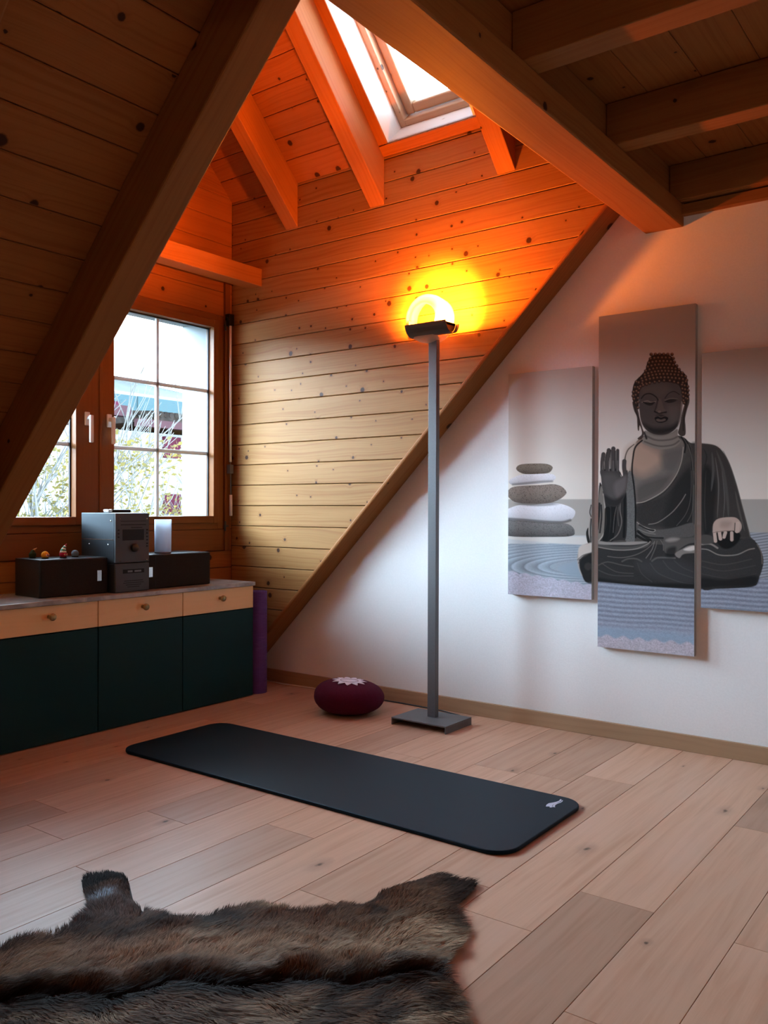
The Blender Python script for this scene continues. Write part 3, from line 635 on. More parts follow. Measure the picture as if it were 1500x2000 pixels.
# opal glass drum lying on its side: broad rim towards the room, open towards the wall
gc=Vector((3.500,2.345,1.992)); RY=Matrix.Rotation(math.radians(90),4,'Y')@Matrix.Rotation(0,4,'Z')
mb=MB(); mb.lathe([(.066,-.038),(.075,-.046),(.104,-.042),(.116,-.026),(.119,.0),(.112,.064),(.109,.064),(.115,.0),(.111,-.024),(.100,-.036),(.076,-.041),(.066,-.038)],gc,48,mat=RY)
mb.build('glass_drum',t.m,lp,fix=False)
bm_=NT('halogen_glow'); e_=bm_.n('ShaderNodeEmission'); e_.inputs[0].default_value=(1,.62,.25,1); e_.inputs[1].default_value=60; bm_.l(e_.outputs[0],bm_.out.inputs[0])
mb=MB(); mb.lathe([(0,-.040),(.006,-.036),(.007,0),(.006,.036),(0,.040)],(3.480,2.300,1.938),16,mat=Matrix.Rotation(math.radians(90),4,'X')); mb.build('bulb',bm_.m,lp)
mb=MB(); mb.tube([(3.482,2.35,1.905),(3.482,2.352,1.93),(3.482,2.35,1.948)],.005,8); mb.build('bulb_holder',m_chrome,lp)
pl=bpy.data.lights.new('bulb_light','POINT'); pl.energy=BULB_POWER; pl.color=LAMP_COLOR; pl.shadow_soft_size=.028
po=link(bpy.data.objects.new('bulb_light',pl)); po.location=(3.480,2.300,1.938)
# cords
mb=MB(); mb.tube([(3.62,2.22,.02),(3.66,2.20,.006),(3.73,2.30,.005),(3.765,2.45,.005),(3.775,2.7,.005),(3.772,2.95,.005)],.0035,6); o=mb.build('lamp_cord',m_cord_b); tag(o,'black power cord running along the skirting behind the lamp','cord')
mb=MB(); mb.tube([(3.772,2.98,.005),(3.76,3.15,.005),(3.775,3.35,.005),(3.755,3.55,.005),(3.77,3.75,.005)],.0035,6); o=mb.build('white_cable',m_cord_w); tag(o,'white cable along the skirting between the cushion and the rolled mat','cable')
mb=MB(); mb.tube([(1.95,3.80,CZ+.004),(2.06,3.74,CZ+.004),(2.12,3.80,CZ+.004),(2.17,3.86,CZ+.004)],.0025,6); o=mb.build('speaker_cable',m_cord_w); tag(o,'thin pale speaker cable lying on the worktop end','cable')

# pendant-shaped fill lamp added behind the camera to warm the foreground floor
pn=empty('added_fill_pendant',(.3,-1.1,2.56),'added unseen fill lamp shaped as a globe pendant behind the viewer','fill lamp')
mb=MB(); mb.lathe([(0,-.001),(.045,-.001),(.045,-.02),(0,-.025)],(.3,-1.1,2.56),20); mb.tube([(.3,-1.1,2.54),(.3,-1.1,2.12)],.003,6); mb.build('canopy_and_cord',m_cord_b,pn)
mb=MB(); mb.lathe([(.02,2.13),(.07,2.10),(.095,2.03),(.07,1.955),(.0,1.93)],(.3,-1.1,0),28); gsh=mb.build('globe_shade',lgm.m,pn)
l2=bpy.data.lights.new('pendant_fill_light','POINT'); l2.energy=PENDANT_FILL_POWER; l2.color=(1,.56,.34); l2.shadow_soft_size=.03; lo2=link(bpy.data.objects.new('pendant_fill_light',l2)); lo2.location=(.3,-1.1,2.03)
# ================================================================== CANVAS PICTURES
# drawing units: a projective chart of the picture plane (print layout only); (Y,Z) in metres on the wall -> drawing units
AH=np.array([[-8.90837694e+02,2.07807509e+00,6.04829406e+03],[5.89791246e+02,-1.67540841e+03,4.79606349e+03],[5.98084647e-01,-4.14078182e-03,3.03376530e+00]])
def srgb(c): c=np.asarray(c,dtype=np.float64)/255; return np.where(c<=.04045,c/12.92,((c+.055)/1.055)**2.4)
def vnoise(x,y,seed=0):
    def h(i,j): v=np.sin(i*127.1+j*311.7+seed*74.7)*43758.5453; return v-np.floor(v)
    i=np.floor(x); j=np.floor(y); fx=x-i; fy=y-j; fx=fx*fx*(3-2*fx); fy=fy*fy*(3-2*fy)
    return (h(i,j)*(1-fx)+h(i+1,j)*fx)*(1-fy)+(h(i,j+1)*(1-fx)+h(i+1,j+1)*fx)*fy
def catmull(P,closed=True,k=5):
    P=[np.array(p,float) for p in P]; n=len(P); out=[]
    rng=range(n) if closed else range(n-1)
    for i in rng:
        p0,p1,p2,p3=(P[(i-1)%n],P[i],P[(i+1)%n],P[(i+2)%n]) if closed else (P[max(i-1,0)],P[i],P[i+1],P[min(i+2,n-1)])
        for q in range(k):
            t=q/k; out.append(.5*((2*p1)+(-p0+p2)*t+(2*p0-5*p1+4*p2-p3)*t*t+(-p0+3*p1-3*p2+p3)*t**3))
    if not closed: out.append(P[-1])
    return np.array(out)
class Print:
    def __init__(s,X,Y): s.X=X; s.Y=Y; s.C=np.zeros((len(X),3))
    def sel(s,P,m):
        return np.nonzero((s.X>P[:,0].min()-m)&(s.X<P[:,0].max()+m)&(s.Y>P[:,1].min()-m)&(s.Y<P[:,1].max()+m))[0]
    def dist(s,idx,P,closed):
        x=s.X[idx]; y=s.Y[idx]; d=np.full(len(idx),1e9); ins=np.zeros(len(idx),bool); tt=np.zeros(len(idx)); n=len(P)
        for i in range(n if closed else n-1):
            a=P[i]; b=P[(i+1)%n]; ex,ey=b-a; L=ex*ex+ey*ey+1e-12; t=np.clip(((x-a[0])*ex+(y-a[1])*ey)/L,0,1)
            dd=np.hypot(x-a[0]-t*ex,y-a[1]-t*ey); m=dd<d; d[m]=dd[m]; tt[m]=(i+t[m])/max(1,n-1)
            if closed:
                c=((a[1]>y)!=(b[1]>y)); 
                if abs(ey)>1e-9: ins^= c&(x<a[0]+(y-a[1])*ex/ey)
        return d,ins,tt
    def put(s,idx,a,col):
        a=np.clip(a,0,1)[:,None]; s.C[idx]=s.C[idx]*(1-a)+col*a
    def fill(s,P,col,soft=.8,alpha=1,curve=True,tex=0,shade=None):
        P=catmull(P) if curve else np.array(P,float); idx=s.sel(P,soft+1)
        if not len(idx): return
        d,ins,_=s.dist(idx,P,True); sd=np.where(ins,d,-d); a=np.clip(sd/soft+.5,0,1)*alpha
        c=np.tile(srgb(col),(len(idx),1))
        if shade is not None: c=c*shade(s.X[idx],s.Y[idx],sd)[:,None]
        if tex: c=c*(1+tex*(vnoise(s.X[idx]*.9,s.Y[idx]*.9,3)-.5)*2)[:,None]
        s.put(idx,a,c)
    def stroke(s,P,w,col,alpha=1,soft=.8,taper=False,curve=True):
        P=catmull(P,False) if curve and len(P)>2 else np.array(P,float); idx=s.sel(P,w+soft+1)
        if not len(idx): return
        d,_,t=s.dist(idx,P,False); ww=w/2*(np.sin(np.pi*np.clip(t,.02,.98))**.6 if taper else 1)
        s.put(idx,np.clip((ww-d)/soft+.5,0,1)*alpha,srgb(col))
    def blob(s,x,y,r,col,alpha=1,ry=None):
        ry=ry or r; idx=np.nonzero((abs(s.X-x)<r*1.6)&(abs(s.Y-y)<ry*1.6))[0]
        if not len(idx): return
        q=np.hypot((s.X[idx]-x)/r,(s.Y[idx]-y)/ry); s.put(idx,np.clip((1.15-q)/.45,0,1)*alpha,srgb(col))
def cf(ox,oy,sc_): return lambda *pts:[(ox+x/sc_,oy+y/sc_) for x,y in pts]
cA=cf(1150,660,3.846); cB=cf(960,860,6.25); cC=cf(1140,680,6.522); cD=cf(1120,940,6.0); cE=cf(1360,840,5.557)
def paint(p):
    X,Y=p.X,p.Y; n=len(X)
    # sky backdrop
    k=np.clip((Y-600)/330,0,1)[:,None]; p.C[:]=srgb((158,156,154))*(1-k)+srgb((226,220,210))*k
    # far plain
    a=np.clip((Y-975)/1.5+.5,0,1); p.put(np.arange(n),a,srgb((176,173,166)))
    a=np.clip((Y-1046-(X-1100)*.0)/1.5+.5,0,1); p.put(np.arange(n),a*(X<1200),srgb((196,200,200)))
    a=np.clip((Y-1040)/2+.5,0,1)*(X>1300); p.put(np.arange(n),a,np.outer(.8+.25*np.sin((Y+ (X-1400)*.15)*1.1),srgb((165,170,178))))
    # raked sand
    def sandtex(idx,base,amp): return np.outer(1+amp*(vnoise(X[idx]*1.1,Y[idx]*1.4,7)+vnoise(X[idx]*.45,Y[idx]*.6,9)-1),srgb(base))
    idx=np.nonzero((Y>1062)&(X<1175))[0]; r=np.hypot((X[idx]-1152)/5.6,(Y[idx]-1107)*1.0); fr=(r/4.6)%1.0
    g=.66+.52*np.clip(fr*1.25,0,1)-.35*np.clip((fr-.86)/.14,0,1); g=np.where(r<14,.92,g); far=np.clip((1082-Y[idx])/12,0,1); g=g*(1-far*.45)+.92*far*.45
    c=sandtex(idx,(160,171,180),.08)*g[:,None]; p.put(idx,np.ones(len(idx)),c)
    p.fill([(990,1052),(1075,1060),(1160,1064),(1160,1050),(990,1046)],(212,210,204),3)
    # smooth inner pool near the knee, and the speckled foreground
    p.fill([(1090,1110),(1115,1098),(1150,1092),(1180,1092),(1180,1140),(1150,1135),(1110,1124)],(150,166,178),5,.85)
    idx=np.nonzero((Y>1108+(X-992)*.14-10)&(X<1175))[0]; e=np.clip((Y[idx]-(1117+(X[idx]-992)*.17)+4.5*np.abs(np.sin((X[idx]-992)*.125+.4)))/2,0,1); p.put(idx,e,sandtex(idx,(186,184,196),.30))
    idx=np.nonzero((Y>1130)&(X>1160))[0]; yy=Y[idx]-(X[idx]-1160)*.06; gr=np.clip(.5+.75*np.sin((yy-1130)*.68+.5*np.sin(X[idx]*.05)),0,1); fade=np.clip((1232-yy)/25,0,1)
    c=sandtex(idx,(156,163,178),.22)*(1-.30*fade*(1-gr))[:,None]; p.put(idx,np.ones(len(idx)),c)
    idx=np.nonzero((Y>1205)&(X>1160))[0]; yy=Y[idx]-(X[idx]-1160)*.09; p.put(idx,np.clip((yy-1218)/10,0,1)*.8,sandtex(idx,(148,166,184),.1)); p.put(idx,np.clip((yy-1238-3*np.sin(X[idx]*.2))/4,0,1),sandtex(idx,(186,180,188),.34))
    # ---------------- stones
    def stone(P,base,dark,spk,ybot,ytop):
        def sh(x,y,sd): return 1.12-.62*np.clip((y-ytop)/(ybot-ytop),0,1)**2
        p.fill(P,base,.8,shade=sh)
        Pc=catmull(P); idx=p.sel(Pc,0); d,ins,_=p.dist(idx,Pc,True); v=vnoise(X[idx]*.95,Y[idx]*1.1,21)*.6+vnoise(X[idx]*1.9,Y[idx]*1.9,5)*.4
        p.put(idx,ins*np.clip((v-.62)*5,0,1)*spk,srgb(dark))
    stone(cB((205,975),(400,985),(700,1008),(900,1015),(980,1050),(1015,1110),(975,1168),(700,1180),(205,1168),(120,1070)),(122,120,118),(40,38,36),.7,1047,1016)
    stone(cB((150,880),(215,830),(350,788),(500,790),(750,765),(900,790),(1000,840),(1022,890),(980,960),(850,1003),(600,997),(400,978),(205,968)),(226,226,230),(170,168,168),.35,1024,978)
    p.stroke(cB((205,960),(400,972),(600,990),(850,1000),(960,975)),5,(60,58,56),.7,3)
    p.blob(*cB((560,775))[0],42,(90,88,86),.6,5)
    stone(cB((205,610),(260,570),(400,553),(600,545),(750,535),(850,560),(910,620),(905,660),(830,720),(700,765),(500,772),(300,757),(215,700),(180,650)),(140,128,118),(30,26,24),.85,985,944)
    stone(cB((215,490),(280,450),(380,418),(700,408),(770,430),(785,460),(740,500),(640,520),(500,535),(300,545),(225,530)),(222,220,222),(165,160,158),.4,950,922)
    p.stroke(cB((260,540),(450,520),(600,505),(740,500)),4,(95,90,86),.6,3)
    stone(cB((300,345),(340,300),(450,285),(650,285),(730,310),(745,345),(700,395),(600,408),(420,412),(340,388)),(128,118,106),(28,25,22),.8,926,904)
    # ---------------- statue: sleeves seen on the side picture
    p.fill(cB((1235,760),(1215,800),(1195,860),(1205,940),(1190,1050),(1195,1250),(1260,1260),(1260,760)),(150,146,140),1)
    p.stroke(cB((1215,790),(1200,880),(1215,930)),1.6,(30,30,30)); p.stroke(cB((1215,960),(1208,1100),(1212,1250)),2,(35,35,35)); p.stroke(cB((1230,960),(1235,1250)),2.4,(60,58,56))
    p.fill(cB((1180,1065),(1155,1120),(1160,1200),(1180,1260),(1205,1250),(1185,1150)),(40,38,36),.7)
    # torso and robe
    body=cA((415,735),(345,792),(290,835),(268,895),(262,940),(255,1040),(235,1120),(105,1150),(82,1250),(72,1400),(62,1540),(700,1560),(1215,1545),(1213,1490),(1190,1400),(1150,1250),(1110,1100),(1060,950),(1010,860),(950,808),(850,792),(765,788),(700,740),(560,720))
    p.fill(body,(78,74,70),1,curve=True,tex=.08)
    # bare shoulder and chest
    p.fill(cA((420,740),(350,792),(296,838),(275,890),(272,1000),(290,1100),(330,1240),(380,1240),(470,1210),(560,1150),(650,1040),(700,900),(715,800),(680,760),(560,800)),(120,112,106),4,tex=.05)
    p.fill(cA((400,770),(340,800),(285,850),(280,940),(330,1000),(400,1030),(480,1000),(560,930),(540,870),(470,820),(430,800)),(176,150,132),22,.9)
    p.fill(cA((355,780),(300,830),(276,880),(276,980),(300,1010),(325,930),(330,860)),(196,182,168),4,.9)
    p.fill(cA((545,870),(640,830),(710,830),(700,900),(640,1010),(560,980)),(96,94,90),14,.8)
    p.fill(cA((360,1120),(480,1060),(620,1030),(560,1140),(430,1220),(360,1235)),(84,82,78),14,.8)
    # neck
    p.fill(cC((780,1050),(775,1120),(740,1200),(800,1235),(900,1275),(1000,1290),(1150,1262),(1235,1190),(1200,1120),(1195,1030),(1100,1080),(900,1090)),(132,126,118),2)
    p.stroke(cC((800,1120),(900,1165),(1000,1175),(1120,1160),(1190,1130)),3.4,(88,84,78),.8,2); p.stroke(cC((775,1190),(900,1235),(1010,1250),(1140,1230),(1215,1180)),3,(84,80,74),.8,2)
    p.stroke(cC((770,1075),(800,1150)),4,(24,22,20),.9,2)
    # lower robe, darker right half
    p.fill(cA((770,800),(850,795),(950,812),(1008,862),(1055,960),(1105,1110),(1145,1260),(1185,1410),(1208,1500),(1150,1500),(900,1500),(700,1450),(640,1350),(740,1200),(790,1000)),(64,61,58),6,.9,tex=.08)
    p.fill(cA((850,1000),(900,960),(960,1100),(950,1300),(930,1450),(860,1480),(848,1200)),(26,25,24),10,.8)
    p.fill(cA((360,1260),(560,1180),(680,1060),(760,1000),(780,1200),(740,1400),(600,1430),(380,1400)),(44,42,41),10,.75,tex=.15)
    p.fill(cA((640,1100),(740,960),(785,1000),(785,1400),(640,1440),(560,1400)),(30,29,28),14,.6)
    for Q,w_,c in ((cA((925,860),(935,1000),(920,1150)),5,(92,90,88)),(cA((960,850),(1010,1000),(1040,1200),(1050,1350)),6,(88,86,84)),(cA((950,900),(975,1100),(965,1350)),2,(118,116,112)),(cA((1000,1000),(1020,1200),(1010,1350)),1.6,(112,110,108)),(cA((1100,1150),(1130,1300),(1170,1450)),4,(96,92,88)),(cA((880,1000),(870,1250),(880,1450)),1.4,(76,74,72)),(cA((860,830),(885,900),(850,1050)),2.5,(40,39,38))):
        p.stroke(Q,w_,c,.75,1.6,True)
    p.stroke(cA((1010,850),(1060,950),(1110,1100),(1150,1250),(1190,1400),(1210,1490)),1.4,(120,114,106),.7)
    # chest drape lines
    p.stroke(cA((360,1240),(430,1225),(560,1150),(650,1040),(695,930),(710,820)),1.5,(168,160,150),.9); p.stroke(cA((365,1247),(440,1232),(570,1158),(660,1046)),1.2,(24,22,20),.7)
    p.stroke(cA((450,1400),(520,1385),(620,1315),(690,1235),(727,1175)),1.7,(130,124,118),.9)
    for Q in (cA((770,1000),(765,1200),(730,1320),(660,1410)),cA((790,1000),(780,1280),(740,1380))): p.stroke(Q,1.2,(96,92,88),.8)
    p.stroke(cA((695,745),(725,800),(720,860)),3,(18,18,18),.9); p.stroke(cA((725,760),(760,830),(775,960),(790,1100)),2.0,(22,21,20),.9); p.stroke(cA((745,800),(772,900),(783,1050),(783,1400)),1.1,(120,116,110),.7)
    # lapel
    p.fill(cA((278,1120),(300,1000),(345,1050),(345,1200),(345,1520),(275,1520),(285,1300)),(108,108,106),1.2,tex=.22)
    p.stroke(cA((400,770),(350,820),(332,900),(325,1000),(340,1120),(350,1250),(350,1400),(352,1500)),3.2,(14,13,12),.95,1)
    p.stroke(cA((340,800),(300,835),(278,880),(272,930)),1.6,(50,46,42),.9)
    # waist sash
    p.fill(cA((360,1380),(450,1440),(620,1430),(780,1390),(790,1480),(700,1500),(500,1510),(380,1500)),(92,89,86),2,tex=.1)
    for Q,c,w_ in ((cD((745,480),(800,520),(900,560),(960,570),(930,595),(860,570),(760,500)),(150,144,138),1.5),(cD((760,560),(850,600),(960,620)),(130,126,120),1.6),(cD((755,585),(820,640),(900,690)),(24,22,20),5),(cD((750,640),(840,690),(900,700)),(20,20,18),5),(cD((770,510),(860,560),(940,575)),(20,18,18),3),(cD((760,600),(880,655),(1050,665)),(22,20,20),3)): p.stroke(Q,w_,c,.9)
    # left sleeve with folds
    p.fill(cD((300,60),(330,40),(345,120),(380,200),(560,180),(600,100),(625,200),(620,640),(540,690),(290,700),(280,560)),(50,48,46),1.2)
    p.fill(cD((290,300),(320,60),(350,150),(370,330),(385,480),(350,620),(300,695),(283,690)),(128,122,114),1.6)
    for Q,w_,c in ((cD((305,260),(300,400),(285,560)),4,(30,28,28)),(cD((325,280),(330,420),(310,600)),3.4,(40,38,38)),(cD((350,150),(372,330),(385,480),(350,620),(300,695)),2.2,(178,170,160)),(cD((400,330),(395,520),(375,690)),11,(12,12,12)),(cD((470,300),(470,480),(440,680)),10,(16,15,15)),(cD((510,270),(480,420),(465,600)),1.4,(92,88,84)),(cD((560,200),(545,330),(565,480),(520,620),(430,695)),1.8,(116,110,104)),(cD((535,250),(520,400),(530,520)),2,(84,80,76)),(cD((600,120),(600,400),(590,650)),5,(16,15,15))): p.stroke(Q,w_,c,.95,1.2)
    # ---------------- raised hand
    hc=(74,70,68)
    for Q,w_ in ((cC((252,1352),(240,1450),(238,1570)),8.4),(cC((320,1300),(303,1430),(300,1560)),8.2),(cC((378,1280),(374,1420),(375,1560)),8.6),(cC((433,1303),(432,1430),(430,1560)),6.6),(cC((518,1440),(515,1520),(530,1620)),8.5)): p.stroke(Q,w_,hc,1,1)
    p.fill(cC((212,1560),(222,1650),(232,1750),(255,1860),(300,1990),(430,2010),(525,1880),(558,1700),(560,1560),(530,1580),(480,1640),(440,1540),(300,1540)),hc,1)
    for Q in (cC((292,1330),(276,1420),(270,1560)),cC((344,1300),(338,1440),(342,1560)),cC((404,1310),(404,1450),(405,1560)),cC((462,1580),(488,1640))): p.stroke(Q,1.8,(20,18,18),.9)
    for Q in (cC((325,1440),(322,1560)),cC((376,1440),(376,1560)),cC((432,1440),(432,1560)),cC((255,1450),(240,1540))): p.stroke(Q,2.6,(104,100,97),.75,1.5)
    p.fill(cC((240,1650),(330,1600),(440,1640),(450,1780),(400,1900),(300,1880)),(92,88,86),10,.8); p.fill(cC((400,1720),(500,1640),(545,1640),(530,1800),(430,1900),(390,1800)),(112,106,104),8,.8)
    p.fill(cC((260,1870),(400,1930),(530,1860),(440,2010),(300,2000)),(34,32,32),6,.8)
    # ---------------- ears
    p.fill(cC((620,685),(640,790),(675,870),(682,960),(690,1045),(706,1045),(712,985),(735,1040),(738,1100),(685,1152),(735,1162),(770,1090),(750,1020),(715,900),(695,800),(660,700)),(74,64,58),.8)
    p.stroke(cC((640,700),(665,800),(700,900),(705,1000)),2,(26,22,20),.8)
    p.fill(cC((1335,600),(1347,680),(1315,790),(1292,900),(1298,1000),(1296,1100),(1245,1122),(1203,1080),(1222,990),(1255,820),(1290,700)),(72,64,58),.8); p.stroke(cC((1325,650),(1290,800),(1270,920),(1268,1050)),2,(24,20,18),.8)
    # ---------------- head
    hair=cC((622,650),(620,540),(650,430),(740,335),(788,270),(808,190),(858,105),(950,72),(1050,76),(1122,110),(1160,200),(1240,290),(1302,345),(1332,480),(1336,620),(1290,730),(1240,600),(1190,450),(1000,425),(850,440),(750,490),(705,600),(700,760),(660,740))
    p.fill(hair,(40,31,26),.8)
    face=cC((712,560),(704,680),(712,800),(732,930),(790,1035),(880,1090),(1000,1105),(1100,1080),(1180,1015),(1232,920),(1256,760),(1262,650),(1240,530),(1180,452),(1000,430),(850,442),(765,480))
    p.fill(cC((705,430),(850,405),(1000,400),(1180,410),(1262,520),(1262,640),(980,560),(705,640)),(40,31,26),1)
    p.fill(face,(76,69,65),1)
    p.fill(cC((760,500),(900,455),(1050,460),(1100,540),(960,620),(860,570),(760,580)),(88,79,73),14,.8)
    p.fill(cC((1080,740),(1180,720),(1230,760),(1210,880),(1130,960),(1070,860)),(92,84,79),14,.8)
    p.fill(cC((730,760),(830,780),(860,900),(800,990),(745,930)),(74,68,64),12,.8)
    p.fill(cC((760,960),(900,1010),(1100,1000),(1210,940),(1160,1040),(1000,1100),(860,1080)),(26,23,22),9,.9)
    p.stroke(cC((1250,680),(1235,860),(1205,980)),1.8,(170,160,150),.45,1.6)
    p.fill(cC((950,660),(985,650),(1020,760),(1050,800),(1010,850),(930,825),(910,800),(940,760)),(90,80,74),3,.85)
    p.stroke(cC((945,660),(925,740),(905,800)),2.4,(44,38,36),.8,1.6); p.stroke(cC((905,808),(960,828),(1050,815)),3.2,(22,19,18),.9,1.6)
    p.blob(*cC((975,870))[0],10,(26,22,21),.7,5); p.blob(*cC((965,810))[0],3.4,(112,100,92),.7,2.4)
    for Q,w_,c in ((cC((735,640),(780,590),(850,580),(920,620),(945,660)),2.4,(24,20,19)),(cC((1035,640),(1080,580),(1150,552),(1220,590)),1.5,(30,26,24)),(cC((745,690),(810,672),(860,690),(915,680)),2.2,(116,105,98)),(cC((760,690),(830,705),(900,692)),2.6,(16,14,13)),(cC((1040,680),(1100,660),(1190,655)),2.4,(18,15,14)),(cC((1035,665),(1110,640),(1195,650)),1.6,(100,92,86))): p.stroke(Q,w_,c,.9,1.2)
    p.fill(cC((770,700),(830,702),(895,700),(870,728),(820,730)),(18,15,14),1.5,.8); p.fill(cC((1050,680),(1110,665),(1180,668),(1140,690),(1080,698)),(22,18,17),1.5,.8)
    p.fill(cC((905,885),(940,868),(980,885),(1030,870),(1075,885),(1060,925),(1000,950),(940,945),(910,915)),(18,15,15),1.2)
    p.fill(cC((920,912),(950,900),(985,910),(1030,898),(1045,915),(1010,932),(950,935)),(92,82,77),1.4)
    p.stroke(cC((898,880),(945,862),(985,880),(1035,862),(1080,880)),1.4,(84,74,68),.8)
    # curls of hair, in rows following the skull
    def curl(x,y,r): p.blob(x,y,r,(58,43,35),1); p.blob(x+r*.1,y-r*.32,r*.52,(128,98,78),.85); 
    rows=[(1000,80,860,1125,0,6),(990,125,850,1140,8,7),(990,170,828,1155,14,8),(990,212,815,1185,20,9),(1000,255,790,1215,26,10),(1005,295,775,1255,32,12),(1005,335,735,1295,40,13),(1000,378,700,1310,44,14)]
    for cx_,yt,xl,xr,sag,nn in rows:
        for i in range(nn):
            f=i/(nn-1); x=xl+(xr-xl)*f; y=yt+sag*(4*(f-.5)**2)*(1.4 if f<.5 else .7); curl(*cC((x,y))[0],3.7)
    for Q,m_ in ((cC((670,430),(720,450),(790,455),(870,440),(960,425),(1060,415),(1150,430),(1230,450),(1300,430)),13),(cC((650,500),(700,500),(740,480),(800,462)),5),(cC((632,560),(670,550),(705,520)),3),(cC((628,610),(660,600),(695,570)),3),(cC((640,650),(690,640)),2),(cC((665,700),(690,690)),2),(cC((690,760),(690,757)),1),(cC((1250,470),(1285,480),(1325,490)),3),(cC((1255,520),(1290,530),(1330,540)),3),(cC((1262,570),(1295,580),(1330,595)),3),(cC((1268,620),(1300,640),(1320,650)),3),(cC((1270,670),(1280,700)),2)):
        Qc=catmull(Q,False,8)
        for i in range(m_):
            q=Qc[int(round(i/max(1,m_-1)*(len(Qc)-1)))]; curl(q[0],q[1],3.4)
    # ---------------- legs
    legs=[(1165,1060),(1145,1062),(1133,1070),(1128,1086),(1130,1104),(1137,1124),(1146,1137),(1168,1136),(1280,1146),(1371,1150),(1468,1146),(1480,1130),(1490,1106),(1490,1086),(1481,1067),(1466,1056),(1440,1052),(1370,1056),(1300,1064),(1240,1059)]
    p.fill(legs,(52,50,49),1,tex=.08)
    p.fill(cB((1060,1330),(1100,1280),(1180,1258),(1240,1255),(1240,1350),(1130,1400),(1060,1450)),(206,196,186),3,.95)
    p.fill(cB((1045,1430),(1065,1440),(1075,1560),(1110,1650),(1090,1640),(1055,1540)),(180,172,164),2,.8)
    for Q in (cB((1050,1460),(1120,1400),(1240,1370)),cB((1060,1500),(1130,1420),(1240,1390))): p.stroke(Q,1.5,(80,74,70),.8)
    p.fill(cB((1080,1480),(1140,1420),(1240,1400),(1245,1720),(1150,1730),(1100,1620)),(30,28,27),3,.9); p.blob(*cB((1180,1540))[0],8,(70,66,62),.6)
    p.fill(cD((285,700),(450,715),(800,705),(860,720),(700,745),(480,745),(300,740)),(150,144,138),2)
    p.fill(cD((285,740),(480,760),(700,760),(860,725),(900,710),(860,770),(700,800),(500,800),(320,775)),(86,83,80),2)
    for Q,w_,c in ((cD((285,770),(500,805),(720,795),(860,740),(900,705)),1.7,(158,150,142)),(cD((400,880),(560,895),(720,865),(850,800),(940,720)),1.5,(116,110,104)),(cD((290,985),(400,945),(560,980),(700,1000)),2.2,(92,88,84)),(cD((570,940),(640,908),(740,910),(800,940)),3,(94,90,86)),(cD((920,935),(980,898),(1080,895),(1190,900)),3.4,(104,100,96)),(cD((950,705),(920,800),(850,900)),1.5,(130,124,118)),(cD((980,700),(960,780),(900,920)),1.5,(112,108,102)),(cD((1020,690),(1050,740),(1055,810)),1.3,(120,114,108)),(cD((1075,700),(1100,740),(1080,800)),1.3,(110,104,100)),(cD((290,1040),(450,1100),(700,1110)),2,(80,77,74)),(cD((330,960),(500,1060),(700,1080)),1.6,(88,84,80)),(cD((750,960),(800,1080),(920,1180)),1.4,(76,74,72)),(cD((900,960),(1000,1080),(1250,1180),(1400,1200)),1.6,(82,80,80)),(cD((1050,930),(1150,1040),(1400,1130)),1.6,(86,84,82)),(cD((1180,930),(1280,1010),(1400,1060)),1.5,(84,80,78))): p.stroke(Q,w_,c,.8,1.2)
    p.fill(cD((740,950),(900,920),(1150,910),(1400,1000),(1400,1180),(1200,1180),(950,1120),(800,1060)),(74,74,76),16,.45)
    p.fill(cD((285,1130),(700,1190),(1400,1200),(1400,1255),(700,1210),(285,1170)),(16,15,15),6,.8)
    # foot
    p.fill(cD((1050,690),(1110,655),(1200,650),(1300,668),(1420,658),(1700,665),(1690,700),(1420,720),(1330,740),(1240,800),(1190,850),(1080,840),(1060,760)),(92,88,84),1.5)
    p.fill(cD((1080,690),(1150,662),(1240,672),(1200,700),(1120,710)),(150,144,138),5,.85); p.fill(cD((1100,790),(1200,770),(1180,880),(1090,880)),(24,22,22),6,.8)
    p.fill(cD((1190,850),(1280,790),(1400,750),(1700,790),(1700,840),(1500,840),(1300,850),(1240,900)),(132,126,120),2); p.fill(cD((1290,800),(1400,757),(1480,775),(1380,815)),(214,206,198),3,.9)
    # right thigh on the third picture
    p.fill(cE((50,1250),(120,1225),(220,1250),(300,1290),(420,1240),(500,1185),(580,1175),(660,1230),(700,1310),(720,1400),(715,1500),(690,1580),(620,1690),(300,1700),(50,1710)),(60,58,57),1.5,tex=.1)
    for Q,w_,c in ((cE((55,1290),(130,1300),(230,1350),(330,1362),(450,1350),(560,1300),(630,1285)),2.0,(150,144,136)),(cE((55,1240),(150,1235),(230,1280)),3.5,(150,142,134)),(cE((60,1420),(300,1460),(600,1400)),1.6,(84,80,76)),(cE((60,1480),(300,1530),(640,1470)),1.6,(80,76,74)),(cE((60,1560),(350,1610),(650,1560)),1.4,(76,72,70)),(cE((660,1240),(705,1330),(715,1450)),2,(120,112,104))): p.stroke(Q,w_,c,.85,1.4)
    p.fill(cE((50,1600),(300,1620),(640,1580),(620,1690),(300,1705),(50,1715)),(22,20,20),8,.8)
    p.fill(cE((50,1150),(110,1135),(180,1160),(190,1220),(60,1235)),(84,80,76),1.5)
    # resting hand
    p.fill(cE((190,1120),(240,1240),(330,1290),(430,1240),(480,1140),(400,1100)),(20,17,16),3)
    hl=(196,176,164)
    p.fill(cE((178,1085),(188,1010),(240,962),(350,945),(430,952),(480,1000),(492,1060),(462,1112),(420,1092),(300,1102),(190,1118)),(184,164,152),1.2)
    for Q,w_ in ((cE((198,1115),(208,1205)),6.4),(cE((250,1112),(262,1180)),6.6),(cE((316,1112),(300,1160)),6.6),(cE((384,1115),(385,1190)),6.4),(cE((450,1015),(440,1095)),8)): p.stroke(Q,w_,hl,1,1.2)
